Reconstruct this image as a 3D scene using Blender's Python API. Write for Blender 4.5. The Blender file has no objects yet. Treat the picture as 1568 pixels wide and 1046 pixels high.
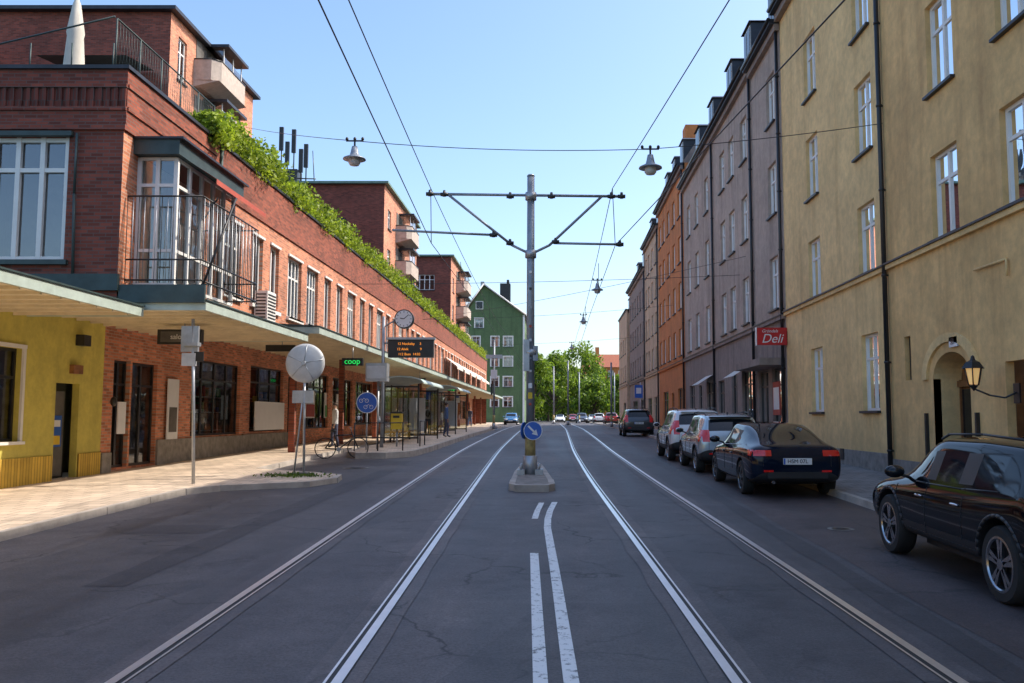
import bpy, bmesh, math, random
from mathutils import Vector, Matrix
from mathutils.bvhtree import BVHTree
random.seed(7)
R=random.Random(11)
scene=bpy.context.scene
def g(y): return 1.1*(1-math.exp(-max(y,-14)/40.8))

# ---------------------------------------------------------------- materials
def newmat(name):
    m=bpy.data.materials.new(name); m.use_nodes=True
    nt=m.node_tree; b=nt.nodes['Principled BSDF']
    return m,nt,b
def N(nt,t,**k):
    n=nt.nodes.new(t)
    for a,v in k.items(): setattr(n,a,v)
    return n
def ramp(nt,src,stops):
    r=N(nt,'ShaderNodeValToRGB'); nt.links.new(src,r.inputs[0])
    e=r.color_ramp.elements
    e[0].position,e[0].color=stops[0][0],(*stops[0][1],1)
    e[1].position,e[1].color=stops[-1][0],(*stops[-1][1],1)
    for p,c in stops[1:-1]:
        x=e.new(p); x.color=(*c,1)
    return r.outputs[0]
def noise(nt,vec,scale,detail=4,rough=.6):
    n=N(nt,'ShaderNodeTexNoise'); n.inputs['Scale'].default_value=scale
    n.inputs['Detail'].default_value=detail; n.inputs['Roughness'].default_value=rough
    nt.links.new(vec,n.inputs['Vector']); return n.outputs['Fac']
def mixc(nt,a,b,fac,mode='MIX'):
    m=N(nt,'ShaderNodeMix',data_type='RGBA',blend_type=mode)
    for s,i in ((a,6),(b,7)):
        if isinstance(s,tuple): m.inputs[i].default_value=(*s,1)
        else: nt.links.new(s,m.inputs[i])
    if isinstance(fac,(int,float)): m.inputs[0].default_value=fac
    else: nt.links.new(fac,m.inputs[0])
    return m.outputs[2]
def objco(nt,scale=(1,1,1)):
    tc=N(nt,'ShaderNodeTexCoord'); mp=N(nt,'ShaderNodeMapping')
    mp.inputs['Scale'].default_value=scale
    nt.links.new(tc.outputs['Object'],mp.inputs[0]); return mp.outputs[0]
def bump(nt,b,h,strength=.3,dist=.01):
    bp=N(nt,'ShaderNodeBump'); bp.inputs['Strength'].default_value=strength
    bp.inputs['Distance'].default_value=dist
    nt.links.new(h,bp.inputs['Height']); nt.links.new(bp.outputs[0],b.inputs['Normal'])
def grade(c,f): return tuple(max(0,min(1,x*f)) for x in c)
def M(name,c,rough=.6,metal=0,var=.15,scale=3,coat=0,bmp=0,spec=None):
    m,nt,b=newmat(name)
    b.inputs['Roughness'].default_value=rough; b.inputs['Metallic'].default_value=metal
    if coat: b.inputs['Coat Weight'].default_value=coat; b.inputs['Coat Roughness'].default_value=.03
    if spec is not None: b.inputs['Specular IOR Level'].default_value=spec
    v=objco(nt)
    n=noise(nt,v,scale,5)
    col=ramp(nt,n,[(.3,grade(c,1-var)),(.7,grade(c,1+var))])
    nt.links.new(col,b.inputs['Base Color'])
    if bmp: bump(nt,b,noise(nt,v,scale*12,3),bmp,.01)
    return m
def plaster(name,c,var=.12,stain=(.5,.5,.5)):
    m,nt,b=newmat(name); b.inputs['Roughness'].default_value=.9
    v=objco(nt)
    n1=noise(nt,v,.55,6,.68); n2=noise(nt,v,3.5,5,.7); n3=noise(nt,objco(nt,(2.2,2.2,.22)),1,4,.6)
    col=ramp(nt,n1,[(.32,grade(c,1-var)),(.5,c),(.66,grade(c,1+var))])
    f=ramp(nt,n3,[(.50,(0,0,0)),(.72,(.6,.6,.6))])
    col=mixc(nt,col,tuple(x*s for x,s in zip(c,stain)),f)
    f2=ramp(nt,n2,[(.35,(.84,.84,.86)),(.65,(1.06,1.06,1.04))])
    col=mixc(nt,col,f2,1,'MULTIPLY')
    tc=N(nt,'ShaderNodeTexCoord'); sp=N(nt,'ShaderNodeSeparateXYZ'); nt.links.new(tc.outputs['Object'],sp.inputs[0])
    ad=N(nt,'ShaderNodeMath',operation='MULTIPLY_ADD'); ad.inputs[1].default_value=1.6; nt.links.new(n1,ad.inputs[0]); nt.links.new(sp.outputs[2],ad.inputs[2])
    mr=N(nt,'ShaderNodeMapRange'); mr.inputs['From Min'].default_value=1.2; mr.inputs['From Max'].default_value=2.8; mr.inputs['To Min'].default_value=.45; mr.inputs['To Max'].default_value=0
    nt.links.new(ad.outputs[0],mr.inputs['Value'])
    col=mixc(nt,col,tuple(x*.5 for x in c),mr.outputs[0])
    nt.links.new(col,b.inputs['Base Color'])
    bump(nt,b,noise(nt,v,28,4),.3,.012)
    return m
def brick(name,c,axis,mortar=(.3,.26,.22),bw=.26,bh=.075):
    m,nt,b=newmat(name); b.inputs['Roughness'].default_value=.88
    tc=N(nt,'ShaderNodeTexCoord'); sp=N(nt,'ShaderNodeSeparateXYZ'); cb=N(nt,'ShaderNodeCombineXYZ')
    nt.links.new(tc.outputs['Object'],sp.inputs[0])
    nt.links.new(sp.outputs[0 if axis=='x' else 1],cb.inputs[0]); nt.links.new(sp.outputs[2],cb.inputs[1])
    bt=N(nt,'ShaderNodeTexBrick')
    nt.links.new(cb.outputs[0],bt.inputs['Vector'])
    bt.inputs['Color1'].default_value=(*grade(c,1.3),1); bt.inputs['Color2'].default_value=(*grade(c,.6),1)
    bt.inputs['Mortar'].default_value=(*mortar,1); bt.inputs['Scale'].default_value=1
    bt.inputs['Mortar Size'].default_value=.009; bt.inputs['Brick Width'].default_value=bw
    bt.inputs['Row Height'].default_value=bh; bt.inputs['Bias'].default_value=0
    n1=noise(nt,tc.outputs['Object'],.5,5)
    f=ramp(nt,n1,[(.3,(.72,.70,.70)),(.7,(1.15,1.12,1.1))])
    col=mixc(nt,bt.outputs['Color'],f,1,'MULTIPLY')
    nt.links.new(col,b.inputs['Base Color'])
    bump(nt,b,bt.outputs['Fac'],-.5,.012)
    return m
def glassmat(name,tint=(.75,.82,.85),base=.12):
    m,nt,b=newmat(name); nt.nodes.remove(b)
    out=nt.nodes['Material Output']
    tr=N(nt,'ShaderNodeBsdfTransparent'); tr.inputs[0].default_value=(*tint,1)
    gl=N(nt,'ShaderNodeBsdfGlossy'); gl.inputs['Roughness'].default_value=.015
    gl.inputs['Color'].default_value=(.95,.97,1,1)
    fr=N(nt,'ShaderNodeFresnel'); fr.inputs[0].default_value=1.6
    ad=N(nt,'ShaderNodeMath',operation='ADD',use_clamp=True); ad.inputs[1].default_value=base
    nt.links.new(fr.outputs[0],ad.inputs[0])
    mx=N(nt,'ShaderNodeMixShader'); nt.links.new(ad.outputs[0],mx.inputs[0])
    nt.links.new(tr.outputs[0],mx.inputs[1]); nt.links.new(gl.outputs[0],mx.inputs[2])
    bp=N(nt,'ShaderNodeBump'); bp.inputs['Strength'].default_value=.05; bp.inputs['Distance'].default_value=.05
    tc=N(nt,'ShaderNodeTexCoord'); nt.links.new(noise(nt,tc.outputs['Object'],1.3,2),bp.inputs['Height'])
    nt.links.new(bp.outputs[0],gl.inputs['Normal'])
    nt.links.new(mx.outputs[0],out.inputs[0]); return m
def emit(name,c,s):
    m,nt,b=newmat(name); b.inputs['Base Color'].default_value=(*c,1)
    b.inputs['Emission Color'].default_value=(*c,1); b.inputs['Emission Strength'].default_value=s
    return m
def leafmat(name,c):
    m,nt,b=newmat(name); b.inputs['Roughness'].default_value=.5
    v=objco(nt); n=noise(nt,v,1.2,4)
    n2=noise(nt,v,9,2)
    col=ramp(nt,n,[(.3,grade(c,.6)),(.7,grade(c,1.35))])
    col=mixc(nt,col,ramp(nt,n2,[(.3,(.7,.75,.7)),(.7,(1.2,1.15,1.1))]),1,'MULTIPLY')
    nt.links.new(col,b.inputs['Base Color'])
    tl=N(nt,'ShaderNodeBsdfTranslucent'); nt.links.new(col,tl.inputs[0])
    mx=N(nt,'ShaderNodeMixShader'); mx.inputs[0].default_value=.5
    nt.links.new(b.outputs[0],mx.inputs[1]); nt.links.new(tl.outputs[0],mx.inputs[2])
    nt.links.new(mx.outputs[0],nt.nodes['Material Output'].inputs[0]); return m

def asphaltmat(name='asphalt',tone=(1,1,1)):
    m,nt,b=newmat(name)
    v=objco(nt)
    vl=objco(nt,(1.0,.07,1))
    n1=noise(nt,vl,.9,6,.65); n2=noise(nt,v,.22,5,.6); n3=noise(nt,v,45,4,.75); n4=noise(nt,v,2.2,6,.7); n5=noise(nt,v,.9,6,.7)
    T=lambda c:tuple(a*b_ for a,b_ in zip(c,tone))
    col=ramp(nt,n2,[(.3,T((.062,.056,.060))),(.5,T((.092,.083,.085))),(.7,T((.132,.116,.110)))])
    col=mixc(nt,col,ramp(nt,n1,[(.33,(.58,.58,.60)),(.5,(1,1,1)),(.68,(1.4,1.36,1.33))]),1,'MULTIPLY')
    col=mixc(nt,col,ramp(nt,n4,[(.3,(.76,.76,.76)),(.7,(1.22,1.22,1.22))]),1,'MULTIPLY')
    col=mixc(nt,col,ramp(nt,n3,[(.3,(.6,.6,.6)),(.7,(1.5,1.5,1.5))]),1,'MULTIPLY')
    # worn pale scuffs and dark tar blotches
    col=mixc(nt,col,ramp(nt,n5,[(.30,(.62,.62,.64)),(.42,(1,1,1)),(.6,(1,1,1)),(.70,(1.35,1.33,1.32))]),1,'MULTIPLY')
    vo=N(nt,'ShaderNodeTexVoronoi',feature='F1',distance='CHEBYCHEV'); vo.inputs['Scale'].default_value=.2
    nt.links.new(objco(nt,(1.5,.45,1)),vo.inputs['Vector'])
    bw=N(nt,'ShaderNodeRGBToBW'); nt.links.new(vo.outputs['Color'],bw.inputs[0])
    rf=ramp(nt,bw.outputs[0],[(.2,(.74,.74,.75)),(.5,(1,1,1)),(.8,(1.22,1.2,1.18))])
    col=mixc(nt,col,rf,.7,'MULTIPLY')
    vc=N(nt,'ShaderNodeTexVoronoi',feature='DISTANCE_TO_EDGE'); vc.inputs['Scale'].default_value=.42
    nz=N(nt,'ShaderNodeTexNoise'); nz.inputs['Scale'].default_value=1.6; nz.inputs['Detail'].default_value=6
    nt.links.new(v,nz.inputs['Vector'])
    av=N(nt,'ShaderNodeVectorMath',operation='ADD'); nt.links.new(v,av.inputs[0]); nt.links.new(nz.outputs['Color'],av.inputs[1])
    nt.links.new(av.outputs[0],vc.inputs['Vector'])
    cf=ramp(nt,vc.outputs['Distance'],[(.0,(1,1,1)),(.014,(0,0,0))])
    mk=ramp(nt,noise(nt,v,.5,2),[(.46,(0,0,0)),(.54,(.85,.85,.85))])
    cm=mixc(nt,cf,mk,1,'MULTIPLY')
    col=mixc(nt,col,(.02,.02,.02),cm)
    nt.links.new(col,b.inputs['Base Color'])
    rr=ramp(nt,n1,[(.3,(.50,.50,.50)),(.7,(.75,.75,.75))]); nt.links.new(rr,b.inputs['Roughness'])
    bump(nt,b,n3,.6,.008); return m
def pavermat(name,c,sx=.35,sy=.35):
    m,nt,b=newmat(name); b.inputs['Roughness'].default_value=.85
    tc=N(nt,'ShaderNodeTexCoord')
    bt=N(nt,'ShaderNodeTexBrick'); nt.links.new(tc.outputs['Object'],bt.inputs['Vector'])
    bt.inputs['Color1'].default_value=(*grade(c,1.1),1); bt.inputs['Color2'].default_value=(*grade(c,.8),1)
    bt.inputs['Mortar'].default_value=(*grade(c,.35),1); bt.inputs['Scale'].default_value=1
    bt.inputs['Mortar Size'].default_value=.008; bt.inputs['Brick Width'].default_value=sx; bt.inputs['Row Height'].default_value=sy
    n=noise(nt,tc.outputs['Object'],.8,6,.7)
    col=mixc(nt,bt.outputs['Color'],ramp(nt,n,[(.3,(.66,.65,.64)),(.7,(1.12,1.12,1.1))]),1,'MULTIPLY')
    nt.links.new(col,b.inputs['Base Color']); bump(nt,b,noise(nt,tc.outputs['Object'],40,3),.25,.005); return m
def paintmark():
    m,nt,b=newmat('road_paint'); b.inputs['Roughness'].default_value=.7
    v=objco(nt); n=noise(nt,v,14,6,.75)
    f=ramp(nt,n,[(.36,(.0,.0,.0)),(.46,(1,1,1))])
    col=mixc(nt,(.16,.155,.15),(.80,.80,.78),f)
    nt.links.new(col,b.inputs['Base Color']); return m

A={}
A['asphalt']=asphaltmat(); A['asphalt_r']=asphaltmat('parking_strip_asphalt',(.95,.78,.72)); A['asphalt_p']=asphaltmat('asphalt_repair',(.66,.66,.68))
A['paint']=paintmark()
A['earth']=M('earth_ground',(.10,.10,.07),.95,var=.3,scale=.2)
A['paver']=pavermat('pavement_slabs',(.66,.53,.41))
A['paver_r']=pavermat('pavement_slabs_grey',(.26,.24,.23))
A['kerb']=M('granite_kerb',(.42,.37,.32),.8,var=.3,scale=2,bmp=.3)
A['rail']=M('polished_rail_steel',(.88,.84,.82),.34,1,var=.08)
A['groove']=M('rail_groove',(.03,.028,.027),.7)
A['bed']=asphaltmat('rail_bed_asphalt',(1.3,1.24,1.2))
A['yellow']=plaster('ochre_plaster',(.74,.475,.20),.17,(.70,.64,.62))
A['yellow2']=plaster('yellow_plaster',(.82,.57,.26),.13,(.72,.66,.62))
A['grey']=plaster('grey_plaster',(.45,.355,.29),.15)
A['grey_d']=plaster('grey_plaster_dark',(.29,.235,.205),.12)
A['orange']=plaster('orange_plaster',(.60,.22,.07),.12)
A['beige']=plaster('beige_plaster',(.58,.44,.30),.12)
A['green_pl']=plaster('green_plaster',(.105,.17,.075),.12)
A['olive']=plaster('olive_yellow_plaster',(.66,.56,.12),.08,(.8,.8,.8))
A['tile']=pavermat('yellow_wall_tile',(.72,.47,.07),.2,.1)
A['stone']=M('stone_plinth',(.25,.225,.20),.85,var=.3,scale=5,bmp=.4)
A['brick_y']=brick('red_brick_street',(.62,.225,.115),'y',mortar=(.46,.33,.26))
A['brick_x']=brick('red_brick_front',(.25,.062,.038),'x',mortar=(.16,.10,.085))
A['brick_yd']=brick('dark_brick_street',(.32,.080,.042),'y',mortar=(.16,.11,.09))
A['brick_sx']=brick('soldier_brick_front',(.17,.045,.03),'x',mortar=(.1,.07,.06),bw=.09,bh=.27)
A['roof_d']=M('dark_metal_roof',(.035,.037,.045),.45,.3,var=.3)
A['roof_g']=M('green_copper_roof',(.14,.24,.19),.6,.1,var=.25)
A['roof_r']=M('red_tile_roof',(.34,.11,.06),.8,var=.2)
A['teal']=M('dark_teal_metal',(.045,.07,.068),.5,.2,var=.25)
A['fascia']=M('pale_green_fascia',(.46,.54,.48),.5,.1,var=.15)
A['soffit']=M('painted_soffit',(.76,.66,.47),.7,var=.12)
A['white']=M('white_window_paint',(.80,.78,.74),.5,var=.06)
A['frame_d']=M('dark_frame',(.035,.033,.033),.4,.3,var=.2)
A['black']=M('black_paint',(.02,.02,.022),.35,var=.3)
A['galv']=M('galvanised_steel',(.42,.44,.46),.42,.6,var=.15,scale=6)
A['pole']=M('mast_blue_grey_paint',(.27,.30,.34),.42,.3,var=.2,scale=4)
A['rust']=M('weathered_yellow_base',(.42,.33,.13),.6,var=.3,scale=8)
A['curtain']=M('curtain_cloth',(.74,.71,.64),.9,var=.12,scale=8)
A['interior']=M('room_interior',(.12,.11,.10),.9,var=.5,scale=1.2)
A['shopint']=M('shop_interior',(.28,.22,.15),.9,var=.8,scale=2.5)
A['wood']=M('stained_oak_door',(.26,.11,.04),.5,var=.35,scale=7)
A['glass']=glassmat('window_glass')
A['glass_s']=glassmat('shop_glass',(.7,.76,.78),.05)
A['concrete']=M('balcony_concrete',(.46,.38,.32),.85,var=.15,scale=4,bmp=.3)
A['red']=M('red_sign_enamel',(.55,.02,.025),.35,var=.08)
A['redcloth']=M('red_awning',(.45,.09,.06),.8,var=.15)
A['blue']=M('blue_sign_enamel',(.02,.12,.50),.35,var=.06)
A['signwhite']=M('white_sign_enamel',(.78,.78,.78),.4,var=.04)
A['disc']=M('grey_sign_back',(.56,.57,.57),.5,.1,var=.12,scale=4)
A['yel']=M('yellow_enamel',(.75,.50,.03),.45,var=.08)
A['led_g']=emit('green_led',(.02,.75,.12),.9)
A['led_o']=emit('orange_led',(1,.32,.03),.9)
A['lamp_w']=emit('lamp_glow',(1,.62,.24),.35)
A['canvas']=M('parasol_canvas',(.62,.58,.50),.9,var=.1)
A['leaf_y']=leafmat('roof_plant_leaf',(.32,.42,.03))
A['leaf_d']=leafmat('roof_plant_leaf_dark',(.12,.19,.02))
A['leaf_t']=leafmat('tree_leaf',(.23,.34,.03))
A['leaf_t2']=leafmat('tree_leaf_dark',(.07,.14,.018))
A['bark']=M('bark',(.10,.075,.055),.9,var=.3,scale=8,bmp=.5)
A['rubber']=M('tyre_rubber',(.022,.022,.022),.8,var=.2)
A['rim']=M('alloy_rim',(.50,.51,.53),.25,1,var=.1)
A['rim_d']=M('dark_alloy_rim',(.16,.165,.17),.25,1,var=.1)
A['trim']=M('black_plastic_trim',(.022,.022,.024),.5,var=.2)
A['chrome']=M('chrome_trim',(.6,.6,.62),.12,1,var=.05)
A['carglass']=M('tinted_car_glass',(.010,.013,.017),.03,0,var=.2,spec=.45)
A['tail']=M('red_tail_lamp',(.55,.012,.012),.12,0,var=.05,coat=1)
A['tail'].node_tree.nodes['Principled BSDF'].inputs['Emission Color'].default_value=(.8,.02,.02,1)
A['tail'].node_tree.nodes['Principled BSDF'].inputs['Emission Strength'].default_value=.06
A['head']=M('clear_head_lamp',(.65,.68,.7),.08,.3,var=.05,coat=1)
A['skin']=M('skin',(.48,.28,.19),.6,var=.08)
A['hair']=M('hair',(.05,.03,.02),.7,var=.3)
GOODS=[M('shelf_goods_'+n,c,.6,var=.2) for n,c in (('red',(.4,.05,.04)),('cream',(.6,.52,.38)),('green',(.08,.3,.1)),('blue',(.05,.15,.4)),('orange',(.6,.25,.04)),('brown',(.2,.1,.05)))]
def paint(name,c,metal=.3): return M(name,c,.22,metal,var=.04,scale=1,coat=1)
def dpaint(name,c): return M(name,c,.06,0,var=.04,scale=1,spec=.32)
P_black=dpaint('black_car_paint',(.004,.005,.007)); P_white=paint('white_car_paint',(.72,.73,.74),0)
P_silver=paint('silver_blue_car_paint',(.42,.50,.54),.4); P_grey=paint('dark_grey_car_paint',(.05,.055,.06))
P_blue=paint('blue_car_paint',(.05,.20,.42)); P_redc=paint('red_car_paint',(.3,.03,.03)); P_ink=dpaint('midnight_blue_car_paint',(.005,.010,.024))

# ---------------------------------------------------------------- mesh builder
class MB:
    def __init__(s): s.v=[];s.f=[];s.m=[];s.sm=[];s.mats=[]
    def mi(s,mat):
        if isinstance(mat,str): mat=A[mat]
        if mat not in s.mats: s.mats.append(mat)
        return s.mats.index(mat)
    def face(s,pts,mat,sm=False):
        b=len(s.v); s.v+= [tuple(p) for p in pts]; s.f.append(tuple(range(b,b+len(pts)))); s.m.append(s.mi(mat)); s.sm.append(sm)
    def hexa(s,c,mat):
        b=len(s.v); s.v+=[tuple(p) for p in c]; k=s.mi(mat)
        for q in ((0,3,2,1),(4,5,6,7),(0,1,5,4),(1,2,6,5),(2,3,7,6),(3,0,4,7)):
            s.f.append(tuple(b+i for i in q)); s.m.append(k); s.sm.append(False)
    def box(s,x0,x1,y0,y1,z0,z1,mat):
        s.hexa([(x0,y0,z0),(x1,y0,z0),(x1,y1,z0),(x0,y1,z0),(x0,y0,z1),(x1,y0,z1),(x1,y1,z1),(x0,y1,z1)],mat)
    def cyl(s,p0,p1,r0,r1,mat,n=10,caps=True):
        p0=Vector(p0);p1=Vector(p1);d=(p1-p0)
        if d.length<1e-6: return
        q=d.to_track_quat('Z','Y'); b=len(s.v); k=s.mi(mat)
        for p,r in ((p0,r0),(p1,r1)):
            for i in range(n):
                a=2*math.pi*i/n; s.v.append(tuple(p+q@Vector((r*math.cos(a),r*math.sin(a),0))))
        for i in range(n):
            j=(i+1)%n; s.f.append((b+i,b+j,b+n+j,b+n+i)); s.m.append(k); s.sm.append(True)
        if caps:
            s.f.append(tuple(b+i for i in range(n))[::-1]); s.m.append(k); s.sm.append(False)
            s.f.append(tuple(b+n+i for i in range(n))); s.m.append(k); s.sm.append(False)
    def tube(s,pts,r,mat,n=6):
        for a,b in zip(pts[:-1],pts[1:]): s.cyl(a,b,r,r,mat,n)
    def lathe(s,prof,mat,c=(0,0,0),axis='z',n=20,sm=True):
        b=len(s.v);k=s.mi(mat)
        for (r,h) in prof:
            for i in range(n):
                a=2*math.pi*i/n; u,w=r*math.cos(a),r*math.sin(a)
                p={'z':(u,w,h),'y':(u,h,w),'x':(h,u,w)}[axis]
                s.v.append((p[0]+c[0],p[1]+c[1],p[2]+c[2]))
        for t in range(len(prof)-1):
            for i in range(n):
                j=(i+1)%n; s.f.append((b+t*n+i,b+t*n+j,b+(t+1)*n+j,b+(t+1)*n+i)); s.m.append(k); s.sm.append(sm)
    def ell(s,c,r,mat,n=10):
        prof=[(max(.001,math.sin(math.pi*i/n)),-math.cos(math.pi*i/n)) for i in range(n+1)]
        b=len(s.v); s.lathe(prof,mat,n=12)
        for i in range(b,len(s.v)):
            p=s.v[i]; s.v[i]=(c[0]+p[0]*r[0],c[1]+p[1]*r[1],c[2]+p[2]*r[2])
    def addmesh(s,me,matf,mx=Matrix()):
        b=len(s.v); s.v+=[tuple(mx@v.co) for v in me.vertices]
        for p in me.polygons:
            s.f.append(tuple(b+i for i in p.vertices)); s.m.append(s.mi(matf(p))); s.sm.append(True)
    def finish(s,name,parent=None,sharp=None):
        me=bpy.data.meshes.new(name); me.from_pydata(s.v,[],s.f)
        for m in s.mats: me.materials.append(m)
        me.polygons.foreach_set('material_index',s.m); me.polygons.foreach_set('use_smooth',s.sm)
        me.update()
        if sharp: me.set_sharp_from_angle(angle=math.radians(sharp))
        o=bpy.data.objects.new(name,me); scene.collection.objects.link(o)
        if parent: o.parent=parent
        return o
def empty(name):
    o=bpy.data.objects.new(name,None); scene.collection.objects.link(o); return o
def text(body,size,loc,rot,mat,parent,name='lettering',shear=0):
    c=bpy.data.curves.new(name,'FONT'); c.body=body; c.size=size; c.align_x='CENTER'; c.align_y='CENTER'
    c.extrude=.003; c.shear=shear; c.materials.append(A[mat] if isinstance(mat,str) else mat)
    o=bpy.data.objects.new(name,c); o.location=loc; o.rotation_euler=rot
    scene.collection.objects.link(o); o.parent=parent; return o
RX=(math.pi/2,0,0); RS=(math.pi/2,0,-math.pi/2)

# ---------------------------------------------------------------- facade builder
class Fac:
    def __init__(s,mb,O,U,Nn): s.mb=mb;s.O=Vector(O);s.U=Vector(U);s.N=Vector(Nn)
    def P(s,a,z,d=0):
        p=s.O+s.U*a+s.N*d; return (p.x,p.y,z)
    def lb(s,a0,a1,z0,z1,d0,d1,mat):
        P=s.P; s.mb.hexa([P(a0,z0,d0),P(a1,z0,d0),P(a1,z0,d1),P(a0,z0,d1),P(a0,z1,d0),P(a1,z1,d0),P(a1,z1,d1),P(a0,z1,d1)],mat)
    def wall(s,a0,a1,z0,z1,ops,mat,d=0,reveal=.16,rmat=None):
        P=s.P; mb=s.mb
        As=sorted({a0,a1}|{x for o in ops for x in (o[0],o[1]) if a0<x<a1}); Zs=sorted({z0,z1}|{x for o in ops for x in (o[2],o[3]) if z0<x<z1})
        for i in range(len(As)-1):
            for j in range(len(Zs)-1):
                ca=(As[i]+As[i+1])/2; cz=(Zs[j]+Zs[j+1])/2
                if any(o[0]<ca<o[1] and o[2]<cz<o[3] for o in ops): continue
                mb.face([P(As[i],Zs[j],d),P(As[i+1],Zs[j],d),P(As[i+1],Zs[j+1],d),P(As[i],Zs[j+1],d)],mat)
        rm=rmat or mat
        for o in ops:
            b0,b1,y0,y1=o[:4]; r=-reveal
            mb.face([P(b0,y0,d),P(b0,y1,d),P(b0,y1,d+r),P(b0,y0,d+r)],rm); mb.face([P(b1,y0,d),P(b1,y1,d),P(b1,y1,d+r),P(b1,y0,d+r)],rm)
            mb.face([P(b0,y0,d),P(b1,y0,d),P(b1,y0,d+r),P(b0,y0,d+r)],rm); mb.face([P(b0,y1,d),P(b1,y1,d),P(b1,y1,d+r),P(b0,y1,d+r)],rm)
            s.window(o,d+r)
    def window(s,o,d):
        a0,a1,z0,z1=o[:4]; st=o[4] if len(o)>4 else 'win'
        if st=='none': return
        P=s.P;mb=s.mb
        fm={'win':'white','shop':'frame_d','dark':'frame_d','wide':'white','doorg':'frame_d','far':'white'}[st]
        w=.07 if st in('win','wide','far') else .06; t=.05
        gl='glass_s' if st in('shop','doorg') else 'glass'
        mb.face([P(a0,z0,d+.012),P(a1,z0,d+.012),P(a1,z1,d+.012),P(a0,z1,d+.012)],gl)
        dep=.9 if st!='shop' else 2.2
        im='interior' if st!='shop' else 'shopint'
        mb.face([P(a0-.3,z0-.3,d-dep),P(a1+.3,z0-.3,d-dep),P(a1+.3,z1+.3,d-dep),P(a0-.3,z1+.3,d-dep)],im)
        for q in (a0-.02,a1+.02):
            mb.face([P(q,z0-.02,d-.002),P(q,z0-.02,d-dep),P(q,z1+.02,d-dep),P(q,z1+.02,d-.002)],im)
        for zz in (z0-.02,z1+.02):
            mb.face([P(a0,zz,d-.002),P(a0,zz,d-dep),P(a1,zz,d-dep),P(a1,zz,d-.002)],im)
        s.lb(a0,a0+w,z0,z1,d,d+t,fm); s.lb(a1-w,a1,z0,z1,d,d+t,fm)
        s.lb(a0+w,a1-w,z0,z0+w,d,d+t,fm); s.lb(a0+w,a1-w,z1-w,z1,d,d+t,fm)
        n={'win':1,'wide':3,'shop':max(1,int((a1-a0)/1.3)),'dark':0,'doorg':1,'far':1}[st]
        for i in range(n):
            c=a0+(a1-a0)*(i+1)/(n+1); s.lb(c-.045,c+.045,z0+w,z1-w,d+.003,d+t-.004,fm)
        if st in('win','wide'):
            zt=z0+(z1-z0)*.68; s.lb(a0+w,a1-w,zt-.035,zt+.035,d+.006,d+t-.008,fm)
        if st=='shop' or st=='doorg':
            zt=z1-.6; s.lb(a0+w,a1-w,zt-.03,zt+.03,d+.006,d+t-.008,fm)
        if st=='shop' and a1-a0>1.5:
            for zz in (z0+.15,z0+.75,z0+1.25):
                if zz>z1-.9: continue
                s.lb(a0+.15,a1-.15,zz-.03,zz,d-.75,d-.35,'white')
                q=a0+.25
                while q<a1-.4:
                    ww=R.uniform(.1,.35)
                    if R.random()<.75: s.lb(q,q+ww,zz,zz+R.uniform(.12,.42),d-.65,d-.42,R.choice(GOODS))
                    q+=ww+R.uniform(.04,.3)
            if R.random()<.6:
                q=R.uniform(a0+.2,a1-1); s.lb(q,q+.6,z0+.5,z0+1.3,d-.02,d-.01,R.choice(['signwhite','yel','signwhite','redcloth']))
        if st in('win','wide'):
            s.lb(a0-.06,a1+.06,z0-.06,z0,d+.0,d+.16+.10,'roof_d')
        if st in('win','wide','far'):
            q=R.random()
            if q<.6:
                ww=(a1-a0)*R.uniform(.14,.42)
                for x0,x1 in ((a0+w,a0+ww),(a1-ww,a1-w)):
                    n2=5
                    for i in range(n2):
                        xa=x0+(x1-x0)*i/n2; xb=x0+(x1-x0)*(i+1)/n2
                        mb.face([P(xa,z0,d-.1-.03*(i%2)),P(xb,z0,d-.1-.03*((i+1)%2)),P(xb,z1,d-.1-.03*((i+1)%2)),P(xa,z1,d-.1-.03*(i%2))],'curtain')
            if q>.4 and q<.85:
                hh=(z1-z0)*R.uniform(.12,.55)
                mb.face([P(a0,z1-hh,d-.07),P(a1,z1-hh,d-.07),P(a1,z1,d-.07),P(a0,z1,d-.07)],'curtain')

# ---------------------------------------------------------------- ground, road, pavements
YS=[-60,-40,-20,-14]+[y*1.0 for y in range(-12,60,1)]+[60+4*i for i in range(0,36)]+[210,300,500,900,1800]
def sheet(mb,xl,xr,dz,mat,y0=-60,y1=200):
    ys=[y for y in YS if y0<y<y1]; ys=[y0]+ys+[y1]
    for a,b in zip(ys[:-1],ys[1:]):
        mb.face([(xl(a),a,g(a)+dz),(xr(a),a,g(a)+dz),(xr(b),b,g(b)+dz),(xl(b),b,g(b)+dz)],mat)
mb=MB(); sheet(mb,lambda y:-900,lambda y:900,-.006,'earth',-60,1800); mb.finish('ground')
mb=MB(); sheet(mb,lambda y:-12,lambda y:8.5,0,'asphalt',-60,240)
sheet(mb,lambda y:3.35+.03*math.sin(y*1.3),lambda y:5.36,.0035,'asphalt_r',-30,96)
for (a,b,c,d) in ((-4.75,-4.3,9,24),(2.98,3.25,6,30),(-6.2,-4.9,12.5,13.3),(-6.9,-4.5,26,28),(-7.1,-6.2,7.2,9.4)):
    sheet(mb,lambda y:a+.03*math.sin(y*2.1),lambda y:b+.03*math.sin(y*1.7+1),.0032,'asphalt_p',c,d)
mb.finish('road')
def disk(mb,x,y,r,dz,mat,n=24):
    mb.face([(x+r*math.cos(2*math.pi*i/n),y+r*math.sin(2*math.pi*i/n),g(y)+r*math.sin(2*math.pi*i/n)*(g(y+.5)-g(y-.5))+dz) for i in range(n)],mat)
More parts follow.
